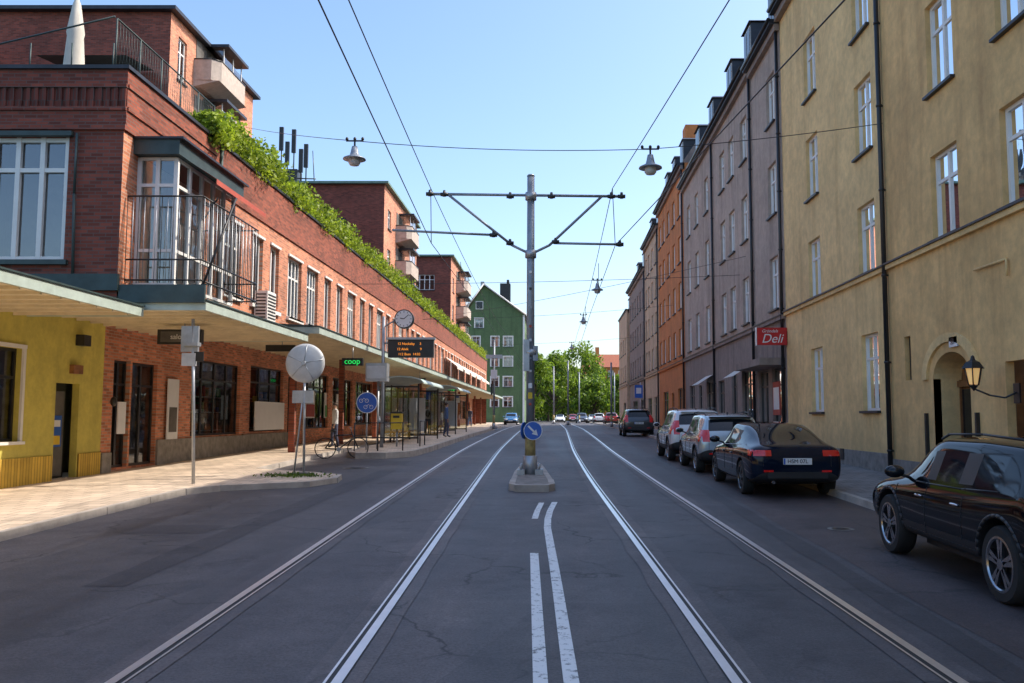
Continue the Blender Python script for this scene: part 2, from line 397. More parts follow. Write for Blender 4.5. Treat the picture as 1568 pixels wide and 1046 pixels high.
for (x,y,r) in ((4.1,12.9,.13),(3.6,24,.3),(-5.6,24.8,.3)):
    mb=MB(); disk(mb,x,y,r+.06,.009,'stone'); disk(mb,x,y,r,.013,'frame_d'); disk(mb,x,y,r*.6,.016,'groove',6); mb.finish('manhole_cover')

def interp(pts):
    def f(y):
        if y<=pts[0][0]: return pts[0][1]
        for (a,b),(c,d) in zip(pts[:-1],pts[1:]):
            if y<=c:
                t=(y-a)/(c-a)
                return b+(d-b)*t
        return pts[-1][1]
    return f
def smoothf(pts):
    f=interp(pts)
    return lambda y: sum(f(y+d) for d in (-4,-2,0,2,4))/5
TL=smoothf([(-60,-1.0),(5.8,-2.18),(20.6,-2.55),(34.4,-2.95),(76,-3.65),(125,-3.9),(240,4)])
TR=smoothf([(-60,3.6),(5.8,1.94),(20.6,1.53),(34,1.38),(76,1.55),(125,1.2),(240,9)])
mb=MB()
for T in (TL,TR):
    for sgn in (-1,1):
        c=lambda y,T=T,sgn=sgn:T(y)+sgn*.7175
        sheet(mb,lambda y:c(y)-.2+.02*math.sin(y*2.7),lambda y:c(y)+.2+.02*math.sin(y*3.1),.0065,'bed',-30,200)
        sheet(mb,lambda y:c(y)-.07,lambda y:c(y)+.07,.010,'groove',-30,200)
        o=.026*sgn
        sheet(mb,lambda y:c(y)+o-.036,lambda y:c(y)+o+.036,.016,'rail',-30,200)
        sheet(mb,lambda y:c(y)-.056*sgn-.010,lambda y:c(y)-.056*sgn+.010,.013,'rail',-30,200)
mb.finish('tram_track')
mb=MB()
def line(pts,w):
    f=interp(pts); sheet(mb,lambda y:f(y)-w/2,lambda y:f(y)+w/2,.007,'paint',pts[0][0],pts[-1][0])
line([(-6,.42),(2,.25),(6,.10),(9.6,-.01),(13,-.13),(14.2,-.135),(15.2,-.10),(16.3,-.03)],.105)
line([(-6,.2),(2,.04),(6,-.105),(10.9,-.27)],.10)
line([(14.0,-.34),(15,-.32),(16.2,-.27)],.10)
mb.finish('road_marking')

def raised(name,outline,h,mat,kmat='kerb',kw=.14):
    mb=MB()
    for (l0,r0,a),(l1,r1,b) in zip(outline[:-1],outline[1:]):
        n=max(1,int((b-a)/1.5))
        for i in range(n):
            t0,t1=i/n,(i+1)/n; ya,yb=a+(b-a)*t0,a+(b-a)*t1
            la,lb_,ra,rb=l0+(l1-l0)*t0,l0+(l1-l0)*t1,r0+(r1-r0)*t0,r0+(r1-r0)*t1
            za,zb=g(ya)+h,g(yb)+h
            mb.face([(la+kw,ya,za-.004),(ra-kw,ya,za-.004),(rb-kw,yb,zb-.004),(lb_+kw,yb,zb-.004)],mat)
            for (xa,xb,s) in ((ra,rb,1),(la,lb_,-1)):
                gap=.012; j=R.uniform(-.012,.012)*s
                mb.hexa([(xa-s*kw,ya+gap,za-.3),(xa+j,ya+gap,za-.3),(xb+j,yb,zb-.3),(xb-s*kw,yb,zb-.3),
                         (xa-s*kw,ya+gap,za),(xa-s*.02+j,ya+gap,za),(xb-s*.02+j,yb,zb),(xb-s*kw,yb,zb)],kmat)
    for (l,r,y) in (outline[0],outline[-1]):
        mb.box(l,r,y-.07,y+.07,g(y)-.2,g(y)+h+.002,kmat)
    return mb.finish(name)
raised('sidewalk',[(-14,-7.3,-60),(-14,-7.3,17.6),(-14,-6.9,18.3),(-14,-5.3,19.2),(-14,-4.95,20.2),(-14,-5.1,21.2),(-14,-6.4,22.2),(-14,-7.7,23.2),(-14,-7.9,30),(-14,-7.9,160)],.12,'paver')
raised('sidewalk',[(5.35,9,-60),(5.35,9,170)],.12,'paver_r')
raised('tram_platform',[(-6.6,-5.6,29.2),(-7.1,-5.0,30),(-7.2,-4.85,31),(-7.3,-4.75,34),(-7.3,-4.95,60),(-7.3,-5.2,84),(-6.8,-5.6,88)],.2,'paver')
raised('traffic_island',[(-.85,-.15,18.2),(-1.0,-.02,18.5),(-1.02,-.05,19.5),(-1.05,-.2,21.8),(-1.0,-.35,24),(-.85,-.5,25)],.14,'stone')
# weeds round the sign foot and gravel on the island
def leaves(mb,n,fn,size,mats):
    for _ in range(n):
        c=Vector(fn()); s=size*R.uniform(.6,1.4)
        u=Vector((R.gauss(0,1),R.gauss(0,1),R.gauss(0,1)*.8)).normalized(); w=u.orthogonal().normalized(); w.rotate(Matrix.Rotation(R.uniform(0,6.28),3,u)); v=u.cross(w)
        mb.face([c-w*s*.5,c+v*s*.28,c+w*s*.5,c-v*s*.28],mats[0] if R.random()<mats[2] else mats[1])
mb=MB(); leaves(mb,500,lambda:(-6.1+R.gauss(0,.35),20.6+R.gauss(0,.25),g(20.6)+.13+abs(R.gauss(0,.025))),.06,('leaf_t2','leaf_d',.5)); mb.finish('pavement_weeds')

# ---------------------------------------------------------------- overhead mast
def mast(x,y,h,arms=True,r=.1):
    mb=MB(); z0=g(y)+.12
    mb.cyl((x,y,z0),(x,y,z0+.45),r*1.7,r*1.6,'galv',8); mb.cyl((x,y,z0+.45),(x,y,z0+1.1),r*1.25,r*1.2,'rust',16)
    for a in range(4): 
        mb.box(x-.3+.42*(a%2),x-.12+.42*(a%2),y-.3+.42*(a//2),y-.12+.42*(a//2),z0-.02,z0+.13,'galv')
        mb.cyl((x-.21+.42*(a%2),y-.21+.42*(a//2),z0+.1),(x-.21+.42*(a%2),y-.21+.42*(a//2),z0+.26),.03,.03,'galv',8)
    mb.cyl((x,y,z0+1.1),(x,y,h),r,r*.88,'pole',20); mb.cyl((x,y,h),(x,y,h+.04),r*1.0,r*.7,'galv',16)
    if arms:
        za=h-.5; zl=h-1.45; zj=h-1.9
        mb.cyl((x-2.45,y,za+.06),(x+2.2,y,za),.035,.035,'pole',8)
        mb.cyl((x-3.35,y,zl+.12),(x-.85,y,zl+.0),.03,.03,'pole',8)
        mb.cyl((x+.62,y,zj+.25),(x+2.2,y,zj+.22),.03,.03,'pole',8)
        for s,e in ((-1,(-2.0,za+.04)),(1,(1.72,za))):
            mb.tube([(x+e[0],y,e[1]),(x+s*.45,y,zj+.2),(x,y,zj-.02)],.032,'pole',8)
        for zz in (za,zj-.02): mb.cyl((x,y,zz-.09),(x,y,zz+.09),r*1.35,r*1.35,'galv',14)
        for px,pz in ((-2.45,za+.06),(-2.1,za+.05),(2.2,za),(1.95,za),(2.15,zj+.22),(-.5,za),(.5,za),(-.5,zj+.25),(.6,zj+.28),(-.9,zl)):
            mb.cyl((x+px,y,pz-.05),(x+px,y,pz+.1),.05,.03,'frame_d',8)
            mb.cyl((x+px-.09,y,pz),(x+px+.09,y,pz),.048,.048,'frame_d',8)
    return mb
mx,my=-.62,21.0
mb=mast(mx,my,7.75)
mb.box(mx-.16,mx-.02,my-.2,my-.1,3.0,3.75,'galv'); mb.box(mx+.06,mx+.18,my-.18,my-.02,3.25,3.6,'pole')
mb.cyl((mx-.1,my-.12,3.45),(mx+.14,my-.12,3.45),.09,.09,'galv',10)
mb.box(mx-.05,mx+.05,my-.125,my-.105,2.35,2.5,'yel'); mb.box(mx-.045,mx+.045,my-.125,my-.105,2.6,2.72,'signwhite')
for i in range(12):
    zz=2.1+i*.4+R.uniform(-.1,.1); 
    if zz<5.6: mb.box(mx-.03,mx+.03,my-.106,my-.10,zz,zz+.06,R.choice(['signwhite','frame_d','redcloth','pole']))
mb.finish('overhead_line_mast')
def signdisc(mb,c,r,mat,edge='signwhite',n=32):
    x,y,z=c
    mb.cyl((x,y,z),(x,y+.02,z),r,r,edge,n); mb.cyl((x,y-.004,z),(x,y,z),r*.93,r*.93,mat,n)
mb=MB(); c=(mx+.07,my-.2,1.6); signdisc(mb,c,.22,'blue')
def arrow(mb,c,L,ang,mat):
    x,y,z=c; ca,sa=math.cos(ang),math.sin(ang)
    def T(u,w): return (x+u*ca-w*sa,y-.008,z+u*sa+w*ca)
    h=L/2
    mb.face([T(-h,-.022),T(h*.3,-.022),T(h*.3,.022),T(-h,.022)],mat)
    mb.face([T(h*.2,-.075),T(h,0),T(h*.2,.075)],mat)
arrow(mb,c,.32,math.radians(-45),'signwhite')
mb.cyl((mx,my-.18,1.6),(mx,my,1.6),.02,.02,'galv',6)
mb.cyl((mx-.15,my,1.6),(mx-.13,my-.008,1.6),.20,.20,'blue',24)
mb.finish('traffic_sign')
for (x,y,h) in ((-.35,112,8.4),(1.25,95,8),(3.3,128,8.5),(9.2,140,9),(5.1,82,7)):
    mast(x,y,h,arms=False,r=.09).finish('overhead_line_mast')
mb=mast(-4.95,70,8,arms=False,r=.08); mb.box(-5.2,-5.05,69.8,69.95,3.7,4.6,'black'); mb.box(-5.2,-4.7,69.8,69.9,5,5.7,'signwhite'); mb.box(-5.6,-4.3,69.85,69.95,6.6,6.9,'galv'); mb.finish('overhead_line_mast')

# ---------------------------------------------------------------- wires
def wire(name,paths,r=.011):
    c=bpy.data.curves.new(name,'CURVE'); c.dimensions='3D'; c.bevel_depth=r; c.bevel_resolution=1; c.materials.append(A['frame_d'])
    for p in paths:
        s=c.splines.new('POLY'); s.points.add(len(p)-1)
        for i,q in enumerate(p): s.points[i].co=(*q,1)
    o=bpy.data.objects.new(name,c); scene.collection.objects.link(o); return o
def sag(a,b,s,n=14):
    a=Vector(a);b=Vector(b)
    return [tuple(a.lerp(b,i/n)+Vector((0,0,-4*s*(i/n)*(1-i/n)))) for i in range(n+1)]
zm=7.45
wire('overhead_wire',[
  sag((-2.2,-6,7.6),(-3.05,21,zm),.12)+sag((-3.05,21,zm),(-3.6,62,7.9),.3)+sag((-3.6,62,7.9),(-3.9,120,8.2),.3),
  [(-1.7,-6,6.15),(-3.02,21,6.1),(-3.3,38,6.6),(-3.6,62,6.8),(-3.9,120,7)],
  sag((3.9,-6,7.6),(1.36,21,zm),.12)+sag((1.36,21,zm),(1.5,62,7.9),.3)+sag((1.5,62,7.9),(1.2,120,8.2),.3),
  [(4.5,-6,6.0),(1.42,21,6.05),(1.5,38,6.5),(1.6,62,6.8),(1.2,120,7)],
  [(-3.05,21,zm),(-3.02,21,6.1)],[(1.36,21,zm),(1.42,21,6.05)],
  [(-3.3,30,7.25),(-3.2,30,6.35)],[(1.45,30,7.2),(1.45,30,6.3)],[(1.5,45,7.6),(1.5,45,6.6)],[(-3.45,45,7.6),(-3.4,45,6.65)],
 ],.010)
wire('span_wire',[
  sag((8.0,21.1,9.1),(2.33,21.4,8.55),.05)+sag((2.33,21.4,8.55),(-5.15,22,8.95),.12)+sag((-5.15,22,8.95),(-18.7,50,18.9),.1),
  sag((8.0,38,8.1),(-9.2,38,7.7),.1),sag((8.0,60,9.6),(-9.2,60,8.6),.2),
  sag((8.0,86,9.8),(-9.2,86,9.0),.2),
  sag((8.0,36.8,8.7),(-9.2,60,8.6),.2),
 ],.010)
def hanglamp(name,x,y,zw,s=1):
    mb=MB(); mb.cyl((x,y,zw),(x,y,zw-.16*s),.025,.025,'frame_d',8); mb.cyl((x-.22*s,y,zw+.02),(x+.22*s,y,zw+.02),.022,.022,'frame_d',8)
    for dx in (-.2,0,.2): mb.ell((x+dx*s,y,zw+.07*s),(.04*s,.04*s,.05*s),'frame_d',6)
    mb.lathe([(.01,zw-.12*s),(.07*s,zw-.13*s),(.10*s,zw-.28*s),(.12*s,zw-.36*s),(.28*s,zw-.44*s),(.29*s,zw-.47*s),(.14*s,zw-.46*s),(.13*s,zw-.46*s)],'pole',(x,y,0),n=24)
    mb.lathe([(.14*s,zw-.46*s),(.15*s,zw-.56*s),(.11*s,zw-.62*s),(.001,zw-.64*s)],'disc',(x,y,0),n=20)
    return mb.finish(name)
hanglamp('street_lamp',2.33,21.4,8.53); hanglamp('street_lamp',-5.15,22,8.93)
hanglamp('street_lamp',1.78,38,7.85,.9); hanglamp('street_lamp',1.85,60,8.9,1.0); hanglamp('street_lamp',1.5,86,9.2,1.0)

# ---------------------------------------------------------------- right-hand buildings
XF=8.0
def shell(mb,x0,x1,y0,y1,z0,z1,mat,faces='NFB'):
    if 'N' in faces: mb.face([(x0,y0,z0),(x1,y0,z0),(x1,y0,z1),(x0,y0,z1)],mat)
    if 'F' in faces: mb.face([(x0,y1,z0),(x1,y1,z0),(x1,y1,z1),(x0,y1,z1)],mat)
    if 'B' in faces: mb.face([(x1,y0,z0),(x1,y1,z0),(x1,y1,z1),(x1,y0,z1)],mat)
def pipe(mb,y,z0,z1,x=XF-.09,mat='black'):
    mb.cyl((x,y,z0),(x,y,z1),.06,.06,mat,10)
    z=z0+.5
    while z<z1: mb.cyl((x,y,z),(x,y,z+.05),.075,.075,mat,10); mb.box(x,XF,y-.02,y+.02,z,z+.04,mat); z+=2.1
def mansard(mb,y0,y1,ze,zt,depth=1.7,dorm=(),mat='roof_d'):
    mb.box(XF-.35,XF+.1,y0,y1,ze-.18,ze,'roof_d'); mb.box(XF-.18,XF+.1,y0,y1,ze-.42,ze-.18,'grey_d')
    mb.cyl((XF-.38,y0,ze-.02),(XF-.38,y1,ze-.02),.07,.07,'black',8)
    mb.face([(XF-.05,y0,ze),(XF-.05,y1,ze),(XF+depth,y1,zt),(XF+depth,y0,zt)],mat)
    mb.face([(XF+depth,y0,zt),(XF+depth,y1,zt),(22,y1,zt+1),(22,y0,zt+1)],mat)
    for y in (y0,y1): mb.face([(XF-.05,y,ze),(XF+depth,y,zt),(22,y,zt+1),(22,y,ze)],'grey_d')
    y=y0+1
    while y<y1-.5:
        mb.hexa([(XF-.05,y,ze),(XF-.05,y+.03,ze),(XF+depth,y+.03,zt),(XF+depth,y,zt),(XF-.09,y,ze+.03),(XF-.09,y+.03,ze+.03),(XF+depth-.04,y+.03,zt+.03),(XF+depth-.04,y,zt+.03)],mat); y+=.7
    for d in dorm:
        w=.7; h0=ze+.35; h1=ze+(zt-ze)*.78; xs=XF+.3
        mb.box(xs,XF+depth+.2,d-w,d+w,h0,h1,'roof_d')
        mb.hexa([(xs-.12,d-w-.12,h1),(XF+depth+.3,d-w-.12,h1),(XF+depth+.3,d+w+.12,h1),(xs-.12,d+w+.12,h1),(xs,d-w*.6,h1+.2),(XF+depth+.3,d-w*.6,h1+.2),(XF+depth+.3,d+w*.6,h1+.2),(xs,d+w*.6,h1+.2)],'roof_d')
        mb.box(xs-.03,xs,d-w+.12,d+w-.12,h0+.15,h1-.1,'white')
        for q in (-1,1):
            mb.box(xs-.05,xs-.03,d+q*.3-.24,d+q*.3+.24,h0+.22,h1-.17,'carglass')
mb=MB()
F=Fac(mb,(XF,0,0),(0,1,0),(-1,0,0))
rows=[(12.02,14.07),(8.78,10.75),(5.63,7.45)]
cols1=[-22,-18,-14,-10,-6,-2,1.5,5,8.3,11.5,14.9,17.85]; cols2=[22.5,27.1]
ops=[(c-.62,c+.62,a,b) for c in cols1 for a,b in rows]
gops=[(17.05,18.72,.4,3.3,'none'),(19.85,20.2,2.75,3.75,'dark')]+[(c-.6,c+.6,2.1,4.0) for c in (5,8.3,11.5)]+[(14.5,15.7,.3,2.9,'none')]
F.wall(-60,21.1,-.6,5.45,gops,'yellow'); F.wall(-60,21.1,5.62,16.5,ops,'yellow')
n=14; pts=[(17.885+.835*math.cos(math.pi*i/n),2.72+.52*math.sin(math.pi*i/n)) for i in range(n+1)]
for (a,z),(a2,z2) in zip(pts[:-1],pts[1:]):
    mb.face([F.P(a,z,0),F.P(a2,z2,0),F.P(a2,3.3,0),F.P(a,3.3,0)],'yellow')
    mb.face([F.P(a,z,0),F.P(a2,z2,0),F.P(a2,z2,-.6),F.P(a,z,-.6)],'yellow2')
pts2=[(17.885+(a-17.885)*1.28,2.72+(z-2.72)*1.4) for a,z in pts]; pts3=[(17.885+(a-17.885)*1.55,2.72+(z-2.72)*1.75) for a,z in pts]
for i in range(len(pts)-1):
    q=[pts2[i],pts2[i+1],pts3[i+1],pts3[i]]
    mb.hexa([F.P(a,z,.002) for a,z in q]+[F.P(a,z,.06) for a,z in q],'yellow2')
for a in (17.05,18.72): mb.face([F.P(a,.3,0),F.P(a,2.73,0),F.P(a,2.73,-.6),F.P(a,.3,-.6)],'yellow2')
mb.face([F.P(17.05,.3,-.6),F.P(18.72,.3,-.6),F.P(18.72,3.4,-.6),F.P(17.05,3.4,-.6)],'wood')
for a in (17.1,17.93):
    F.lb(a+.06,a+.72,.55,1.3,-.6,-.56,'wood'); F.lb(a+.06,a+.72,1.4,2.5,-.6,-.57,'carglass'); F.lb(a+.02,a+.06,.45,2.7,-.6,-.53,'wood'); F.lb(a+.72,a+.76,.45,2.7,-.6,-.53,'wood')
F.lb(17.05,18.72,2.55,2.68,-.6,-.5,'wood')
mb.face([F.P(14.5,.3,-.4),F.P(15.7,.3,-.4),F.P(15.7,2.9,-.4),F.P(14.5,2.9,-.4)],'frame_d')
F.lb(-60,21.05,5.45,5.56,0,.09,'yellow2'); F.lb(-60,21.05,5.56,5.60,0,.14,'roof_d')
F.lb(-60,21.05,5.60,5.62,0,.02,'yellow2')
for a,b in ((-60,14.4),(15.8,16.95),(18.8,21.1)): F.lb(a,b,-.5,g(18)+.12+.42,0,.05,'stone')
shell(mb,XF,22,-60,21.1,-1,16.5,'yellow','NB')
mansard(mb,-60,21.1,16.5,19.2,2.2)
for y in (16.75,19.05): mb.box(XF-.07,XF,y-.035,y+.035,.5,2.0,'black')
mb.tube([(XF-.05,15.4,4.4),(XF-.05,15.4,4.7),(XF-.05,16.6,4.7)],.025,'yellow2',6)
pipe(mb,21.05,.6,16.4)
ybld=mb.finish('yellow_apartment_building')
mb=MB(); mb.box(XF-.06,XF-.02,17.42,17.78,3.32,3.52,'signwhite'); mb.finish('number_plate_backing',ybld)
text('39',.17,(XF-.08,17.6,3.42),RS,'frame_d',ybld,'house_number')
mb=MB()
F=Fac(mb,(XF+.02,0,0),(0,1,0),(-1,0,0))
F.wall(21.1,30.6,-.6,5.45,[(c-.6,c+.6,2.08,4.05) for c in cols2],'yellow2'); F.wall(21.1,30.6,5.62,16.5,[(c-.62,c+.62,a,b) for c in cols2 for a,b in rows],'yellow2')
F.lb(21.12,30.6,5.45,5.56,0,.09,'yellow2'); F.lb(21.12,30.6,5.56,5.60,0,.14,'roof_d'); F.lb(21.12,30.6,5.60,5.62,0,.02,'yellow2')
F.lb(21.15,30.6,0,g(26)+.12+.4,0,.05,'stone')
for y in (24.6,25.4): F.lb(y,y+.3,.75,1.05,.05,.07,'frame_d')
mansard(mb,21.1,30.6,16.5,19.2,2.2); shell(mb,XF,22,21.1,30.6,-1,16.5,'yellow2','B')
mb.finish('yellow_apartment_building')
mb=MB(); ly,lx=15.75,XF-.55
mb.tube([(XF,ly-.45,2.35),(XF-.2,ly-.4,2.25),(XF-.35,ly-.15,2.3),(lx,ly,2.42)],.018,'black',6); mb.box(XF-.03,XF,ly-.55,ly-.35,2.15,2.5,'black')
mb.lathe([(.08,2.5),(.13,2.76),(.14,2.78)],'lamp_w',(lx,ly,0),n=6,sm=False)
for i in range(6):
    a=2*math.pi*i/6; mb.cyl((lx+.09*math.cos(a),ly+.09*math.sin(a),2.48),(lx+.155*math.cos(a),ly+.155*math.sin(a),2.8),.012,.012,'black',5)
mb.lathe([(.21,2.78),(.13,2.89),(.05,2.93),(.03,3.0),(.001,3.02)],'black',(lx,ly,0),n=6,sm=False); mb.lathe([(.09,2.48),(.04,2.42),(.001,2.37)],'black',(lx,ly,0),n=6,sm=False)
mb.finish('wall_lantern')

def rbuild(y0,y1,ze,zt,cols,rows,mat,dorm=(),ground=(),dx=0,depth=1.7,roof='roof_d',mats2=None,cw=.62):
    mb=MB(); F=Fac(mb,(XF+dx,0,0),(0,1,0),(-1,0,0))
    F.wall(y0,y1,-.5,5.36,list(ground),mats2 or mat)
    F.wall(y0,y1,5.54,ze,[(c-cw,c+cw,a,b) for c in cols for a,b in rows],mat)
    F.lb(y0+.02,y1-.02,5.36,5.5,0,.12,mats2 or mat); F.lb(y0+.02,y1-.02,5.5,5.54,0,.16,'roof_d')
    shell(mb,XF+dx,22,y0,y1,-1,ze,mat,'NFB')
    mansard(mb,y0,y1,ze,zt,depth,dorm,roof)
    return mb,F
grows=[(12.8,14.7),(9.35,11.3),(5.85,7.8)]
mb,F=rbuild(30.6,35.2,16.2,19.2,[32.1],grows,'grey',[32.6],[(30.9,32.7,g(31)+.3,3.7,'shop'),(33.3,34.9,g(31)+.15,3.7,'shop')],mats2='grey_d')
pipe(mb,30.75,1,16); F.lb(30.8,35.1,3.75,4.0,0,.9,'grey_d')
mb.box(XF-.06,XF-.02,31.4,32.4,2.0,3.2,'redcloth'); mb.box(XF-.065,XF-.055,31.5,32.3,2.2,3.0,'signwhite')
mb.finish('grey_apartment_building')
gg=[(36,38,1.2,3.9,'shop'),(39,40.3,1.3,3.9,'shop'),(42,43.6,1.0,3.7,'shop'),(45,47,1.4,3.8,'shop'),(48.5,49.6,1.0,3.7,'doorg'),(51,53,1.5,3.8,'shop')]
mb,F=rbuild(35.2,54.6,16.4,19.4,[36.9,39.6,41.8,46.3,49.6,52.6],grows,'grey',[37,41,46,50.5],gg,mats2='grey_d')
pipe(mb,35.3,1,16.2); pipe(mb,44.2,1,16.2); 
for y in (36,45): 
    mb.face([(XF-.02,y-.1,4.1),(XF-.02,y+2.1,4.1),(XF-.8,y+2.1,3.6),(XF-.8,y-.1,3.6)],'curtain')
mb.finish('grey_apartment_building')
def rr(a,n,st=3.2,h=1.9): return [(a+i*st,a+i*st+h) for i in range(n)]
mb,F=rbuild(54.6,68.4,18.0,20.6,[56.6,59.4,62.2,65,67.2],rr(5.9,4,3.0,1.75),'orange',[57,61,65],[(56,58,1.3,3.8,'shop'),(60,61.2,1.1,3.6,'doorg'),(63,66,1.4,3.8,'shop')])
pipe(mb,54.8,1,17.8); mb.box(9,10.2,60,61.4,19,22.3,'orange'); mb.finish('orange_apartment_building')
mb,F=rbuild(68.4,79,17.2,19.6,[70.3,73,75.7,77.8],rr(5.9,4,2.8,1.7),'beige',[71,76],[(70,72,1.4,3.6,'shop'),(74,77,1.4,3.6,'shop')])
pipe(mb,68.6,1,17); mb.finish('beige_apartment_building')
mb,F=rbuild(79,96,15.6,18,[80.8+2.7*i for i in range(6)],rr(5.9,3,3.1,1.8),'grey_d',[83,89],[(81,84,1.4,3.6,'shop'),(87,92,1.4,3.6,'shop')])
pipe(mb,79.2,1,15.4); mb.finish('grey_apartment_building')
mb,F=rbuild(96,108,13.8,15.8,[98+2.8*i for i in range(4)],rr(5.9,2,3.1,1.8),'beige',[100],[(98,101,1.4,3.6,'shop')],dx=-.3)
mb.finish('beige_apartment_building')

mb=MB(); y=30.45; mb.box(6.95,8.0,y,y+.16,4.42,5.02,'red'); mb.box(6.93,6.95,y-.01,y+.17,4.4,5.04,'signwhite'); mb.box(7.95,8.02,y+.04,y+.12,4.6,4.9,'frame_d')
s=mb.finish('deli_sign'); text('Deli',.44,(7.47,y-.005,4.63),RX,'signwhite',s,shear=.3); text('Gröndals',.15,(7.4,y-.005,4.9),RX,'signwhite',s,shear=.3)

# ---------------------------------------------------------------- left long brick building
mb=MB()
FX=Fac(mb,(-9.2,0,0),(0,1,0),(1,0,0))
Y0,Y1=18.3,116
wins=[(24.0,25.4),(26.3,27.3),(28.0,28.9),(29.9,31.5)]
y=32.2; i=0
while y<113: 
    w=1.0 if i%3 else 1.5
    wins.append((y,y+w)); y+=w+.95; i+=1
FX.wall(Y0,Y1,4.6,8.0,[(a,b,5.35,7.45,'wide' if b-a>1.3 else 'far') for a,b in wins],'brick_y')
for a,b in wins: FX.lb(a-.08,b+.08,5.24,5.35,0,.1,'white'); FX.lb(a-.05,b+.05,7.45,7.52,0,.06,'white')
FX.lb(Y0,Y1,8.0,9.32,-.3,.05,'brick_yd'); FX.lb(Y0,Y1,9.32,9.4,-.4,.1,'roof_d')
FN=Fac(mb,(-30,18.3,0),(1,0,0),(0,-1,0))
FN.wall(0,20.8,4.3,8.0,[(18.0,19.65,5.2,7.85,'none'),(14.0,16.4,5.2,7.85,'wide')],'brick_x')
FN.mb.face([FN.P(18.0,5.2,-.13),FN.P(19.65,5.2,-.13),FN.P(19.65,7.85,-.13),FN.P(18.0,7.85,-.13)],'glass')
FN.mb.face([FN.P(17.5,4.8,-1.4),FN.P(20,4.8,-1.4),FN.P(20,8.2,-1.4),FN.P(17.5,8.2,-1.4)],'interior')
for a in (18.0,18.5,19.02,19.55): FN.lb(a,a+.1,5.2,7.85,-.14,-.05,'white')
for z in (5.2,7.1,7.75): FN.lb(18.1,19.55,z,z+.09,-.135,-.06,'white')
FN.lb(17.9,19.75,7.85,7.95,0,.12,'teal'); FN.lb(17.9,19.75,5.1,5.2,0,.1,'teal')
FN.lb(0,20.85,8.0,8.12,0,.06,'brick_x'); FN.lb(0,20.85,8.12,8.42,0,.03,'brick_x'); FN.lb(0,20.85,8.42,8.50,0,.07,'brick_x'); FN.lb(0,20.85,8.50,8.92,0,.015,'brick_sx'); FN.lb(0,20.85,8.92,9.0,0,.07,'brick_x'); FN.lb(0,20.85,9.0,9.32,0,.03,'brick_x'); FN.lb(0,20.9,9.32,9.4,-.3,.1,'roof_d')
a=8.0
while a<20.8: FN.lb(a,a+.08,8.50,8.92,.016,.05,'brick_sx'); a+=.17
FX.lb(18.3,23.2,8.42,8.5,.05,.085,'brick_yd'); FX.lb(18.3,23.2,8.92,9.0,.05,.085,'brick_yd')
FN.mb.tube([FN.P(19.85,7.9,.08),FN.P(19.85,6.6,.08),FN.P(19.9,4.9,.08)],.03,'teal',6)
mb.face([(-30,18.3,9.0),(-9.5,18.3,9.0),(-9.5,Y1,9.0),(-30,Y1,9.0)],'roof_d')
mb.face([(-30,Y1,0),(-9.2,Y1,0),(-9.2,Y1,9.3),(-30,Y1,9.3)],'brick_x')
mb.face([(-11,Y0,4.6),(-9.2,Y0,4.6),(-9.2,Y1,4.6),(-11,Y1,4.6)],'soffit')
FG=Fac(mb,(-11,0,0),(0,1,0),(1,0,0))
sh=[(21.9,22.75,g(22)+.2,3.35,'doorg'),(22.85,24.3,g(22)+.2,3.35,'shop'),(26.6,30.7,1.35,3.7,'shop'),(31.7,35.5,1.4,3.8,'shop'),(36.2,37.3,1.0,3.6,'doorg')]
y=38.4
while y<112: sh.append((y,y+4.2,g(y)+.75,3.9,'shop')); y+=5.0
FG.wall(21.4,Y1,0,4.6,sh,'brick_y')
FG.lb(21.4,21.85,0,1.05,0,.06,'stone'); FG.lb(24.35,31,0,1.3,0,.06,'stone'); FG.lb(31,36.1,0,1.32,0,.06,'stone')
mb.box(-10.9,-10.86,31.9,35.3,1.45,2.5,'signwhite')
mb.box(-10.93,-10.9,24.8,25.5,1.3,3.0,'signwhite'); mb.box(-10.895,-10.89,24.9,25.4,1.5,2.2,'interior')
mb.box(-10.93,-10.9,22.0,22.4,1.5,2.3,'signwhite'); mb.ell((-10.85,21.65,2.3),(.08,.08,.12),'black')
for yy in (39,42.2,44.5): mb.box(-11.1,-11.07,yy,yy+1.5,1.9,3.1,'signwhite'); mb.box(-11.06,-11.05,yy+.1,yy+1.4,1.95,2.5,R.choice(GOODS))
for yy in (31.0,38,45,52,60,68,76,84,92,100,108):
    mb.box(-9.35,-9.15,yy-.1,yy+.1,g(yy)+.1,4.6,'brick_yd')
mb.tube([(-9.12,23.5,4.8),(-9.12,23.5,9.3)],.05,'teal',8)
mb.finish('brick_shopping_building')
mb=MB(); mb.box(-9.15,-8.75,26.5,27.3,4.75,5.75,'white')
for i in range(9):
    mb.box(-8.75,-8.735,26.55,27.25,4.82+i*.1,4.86+i*.1,'frame_d'); mb.box(-9.1,-8.8,26.485,26.5,4.82+i*.1,4.86+i*.1,'frame_d')
mb.box(-9.2,-8.85,26.6,27.2,4.6,4.75,'galv'); mb.finish('air_conditioner')

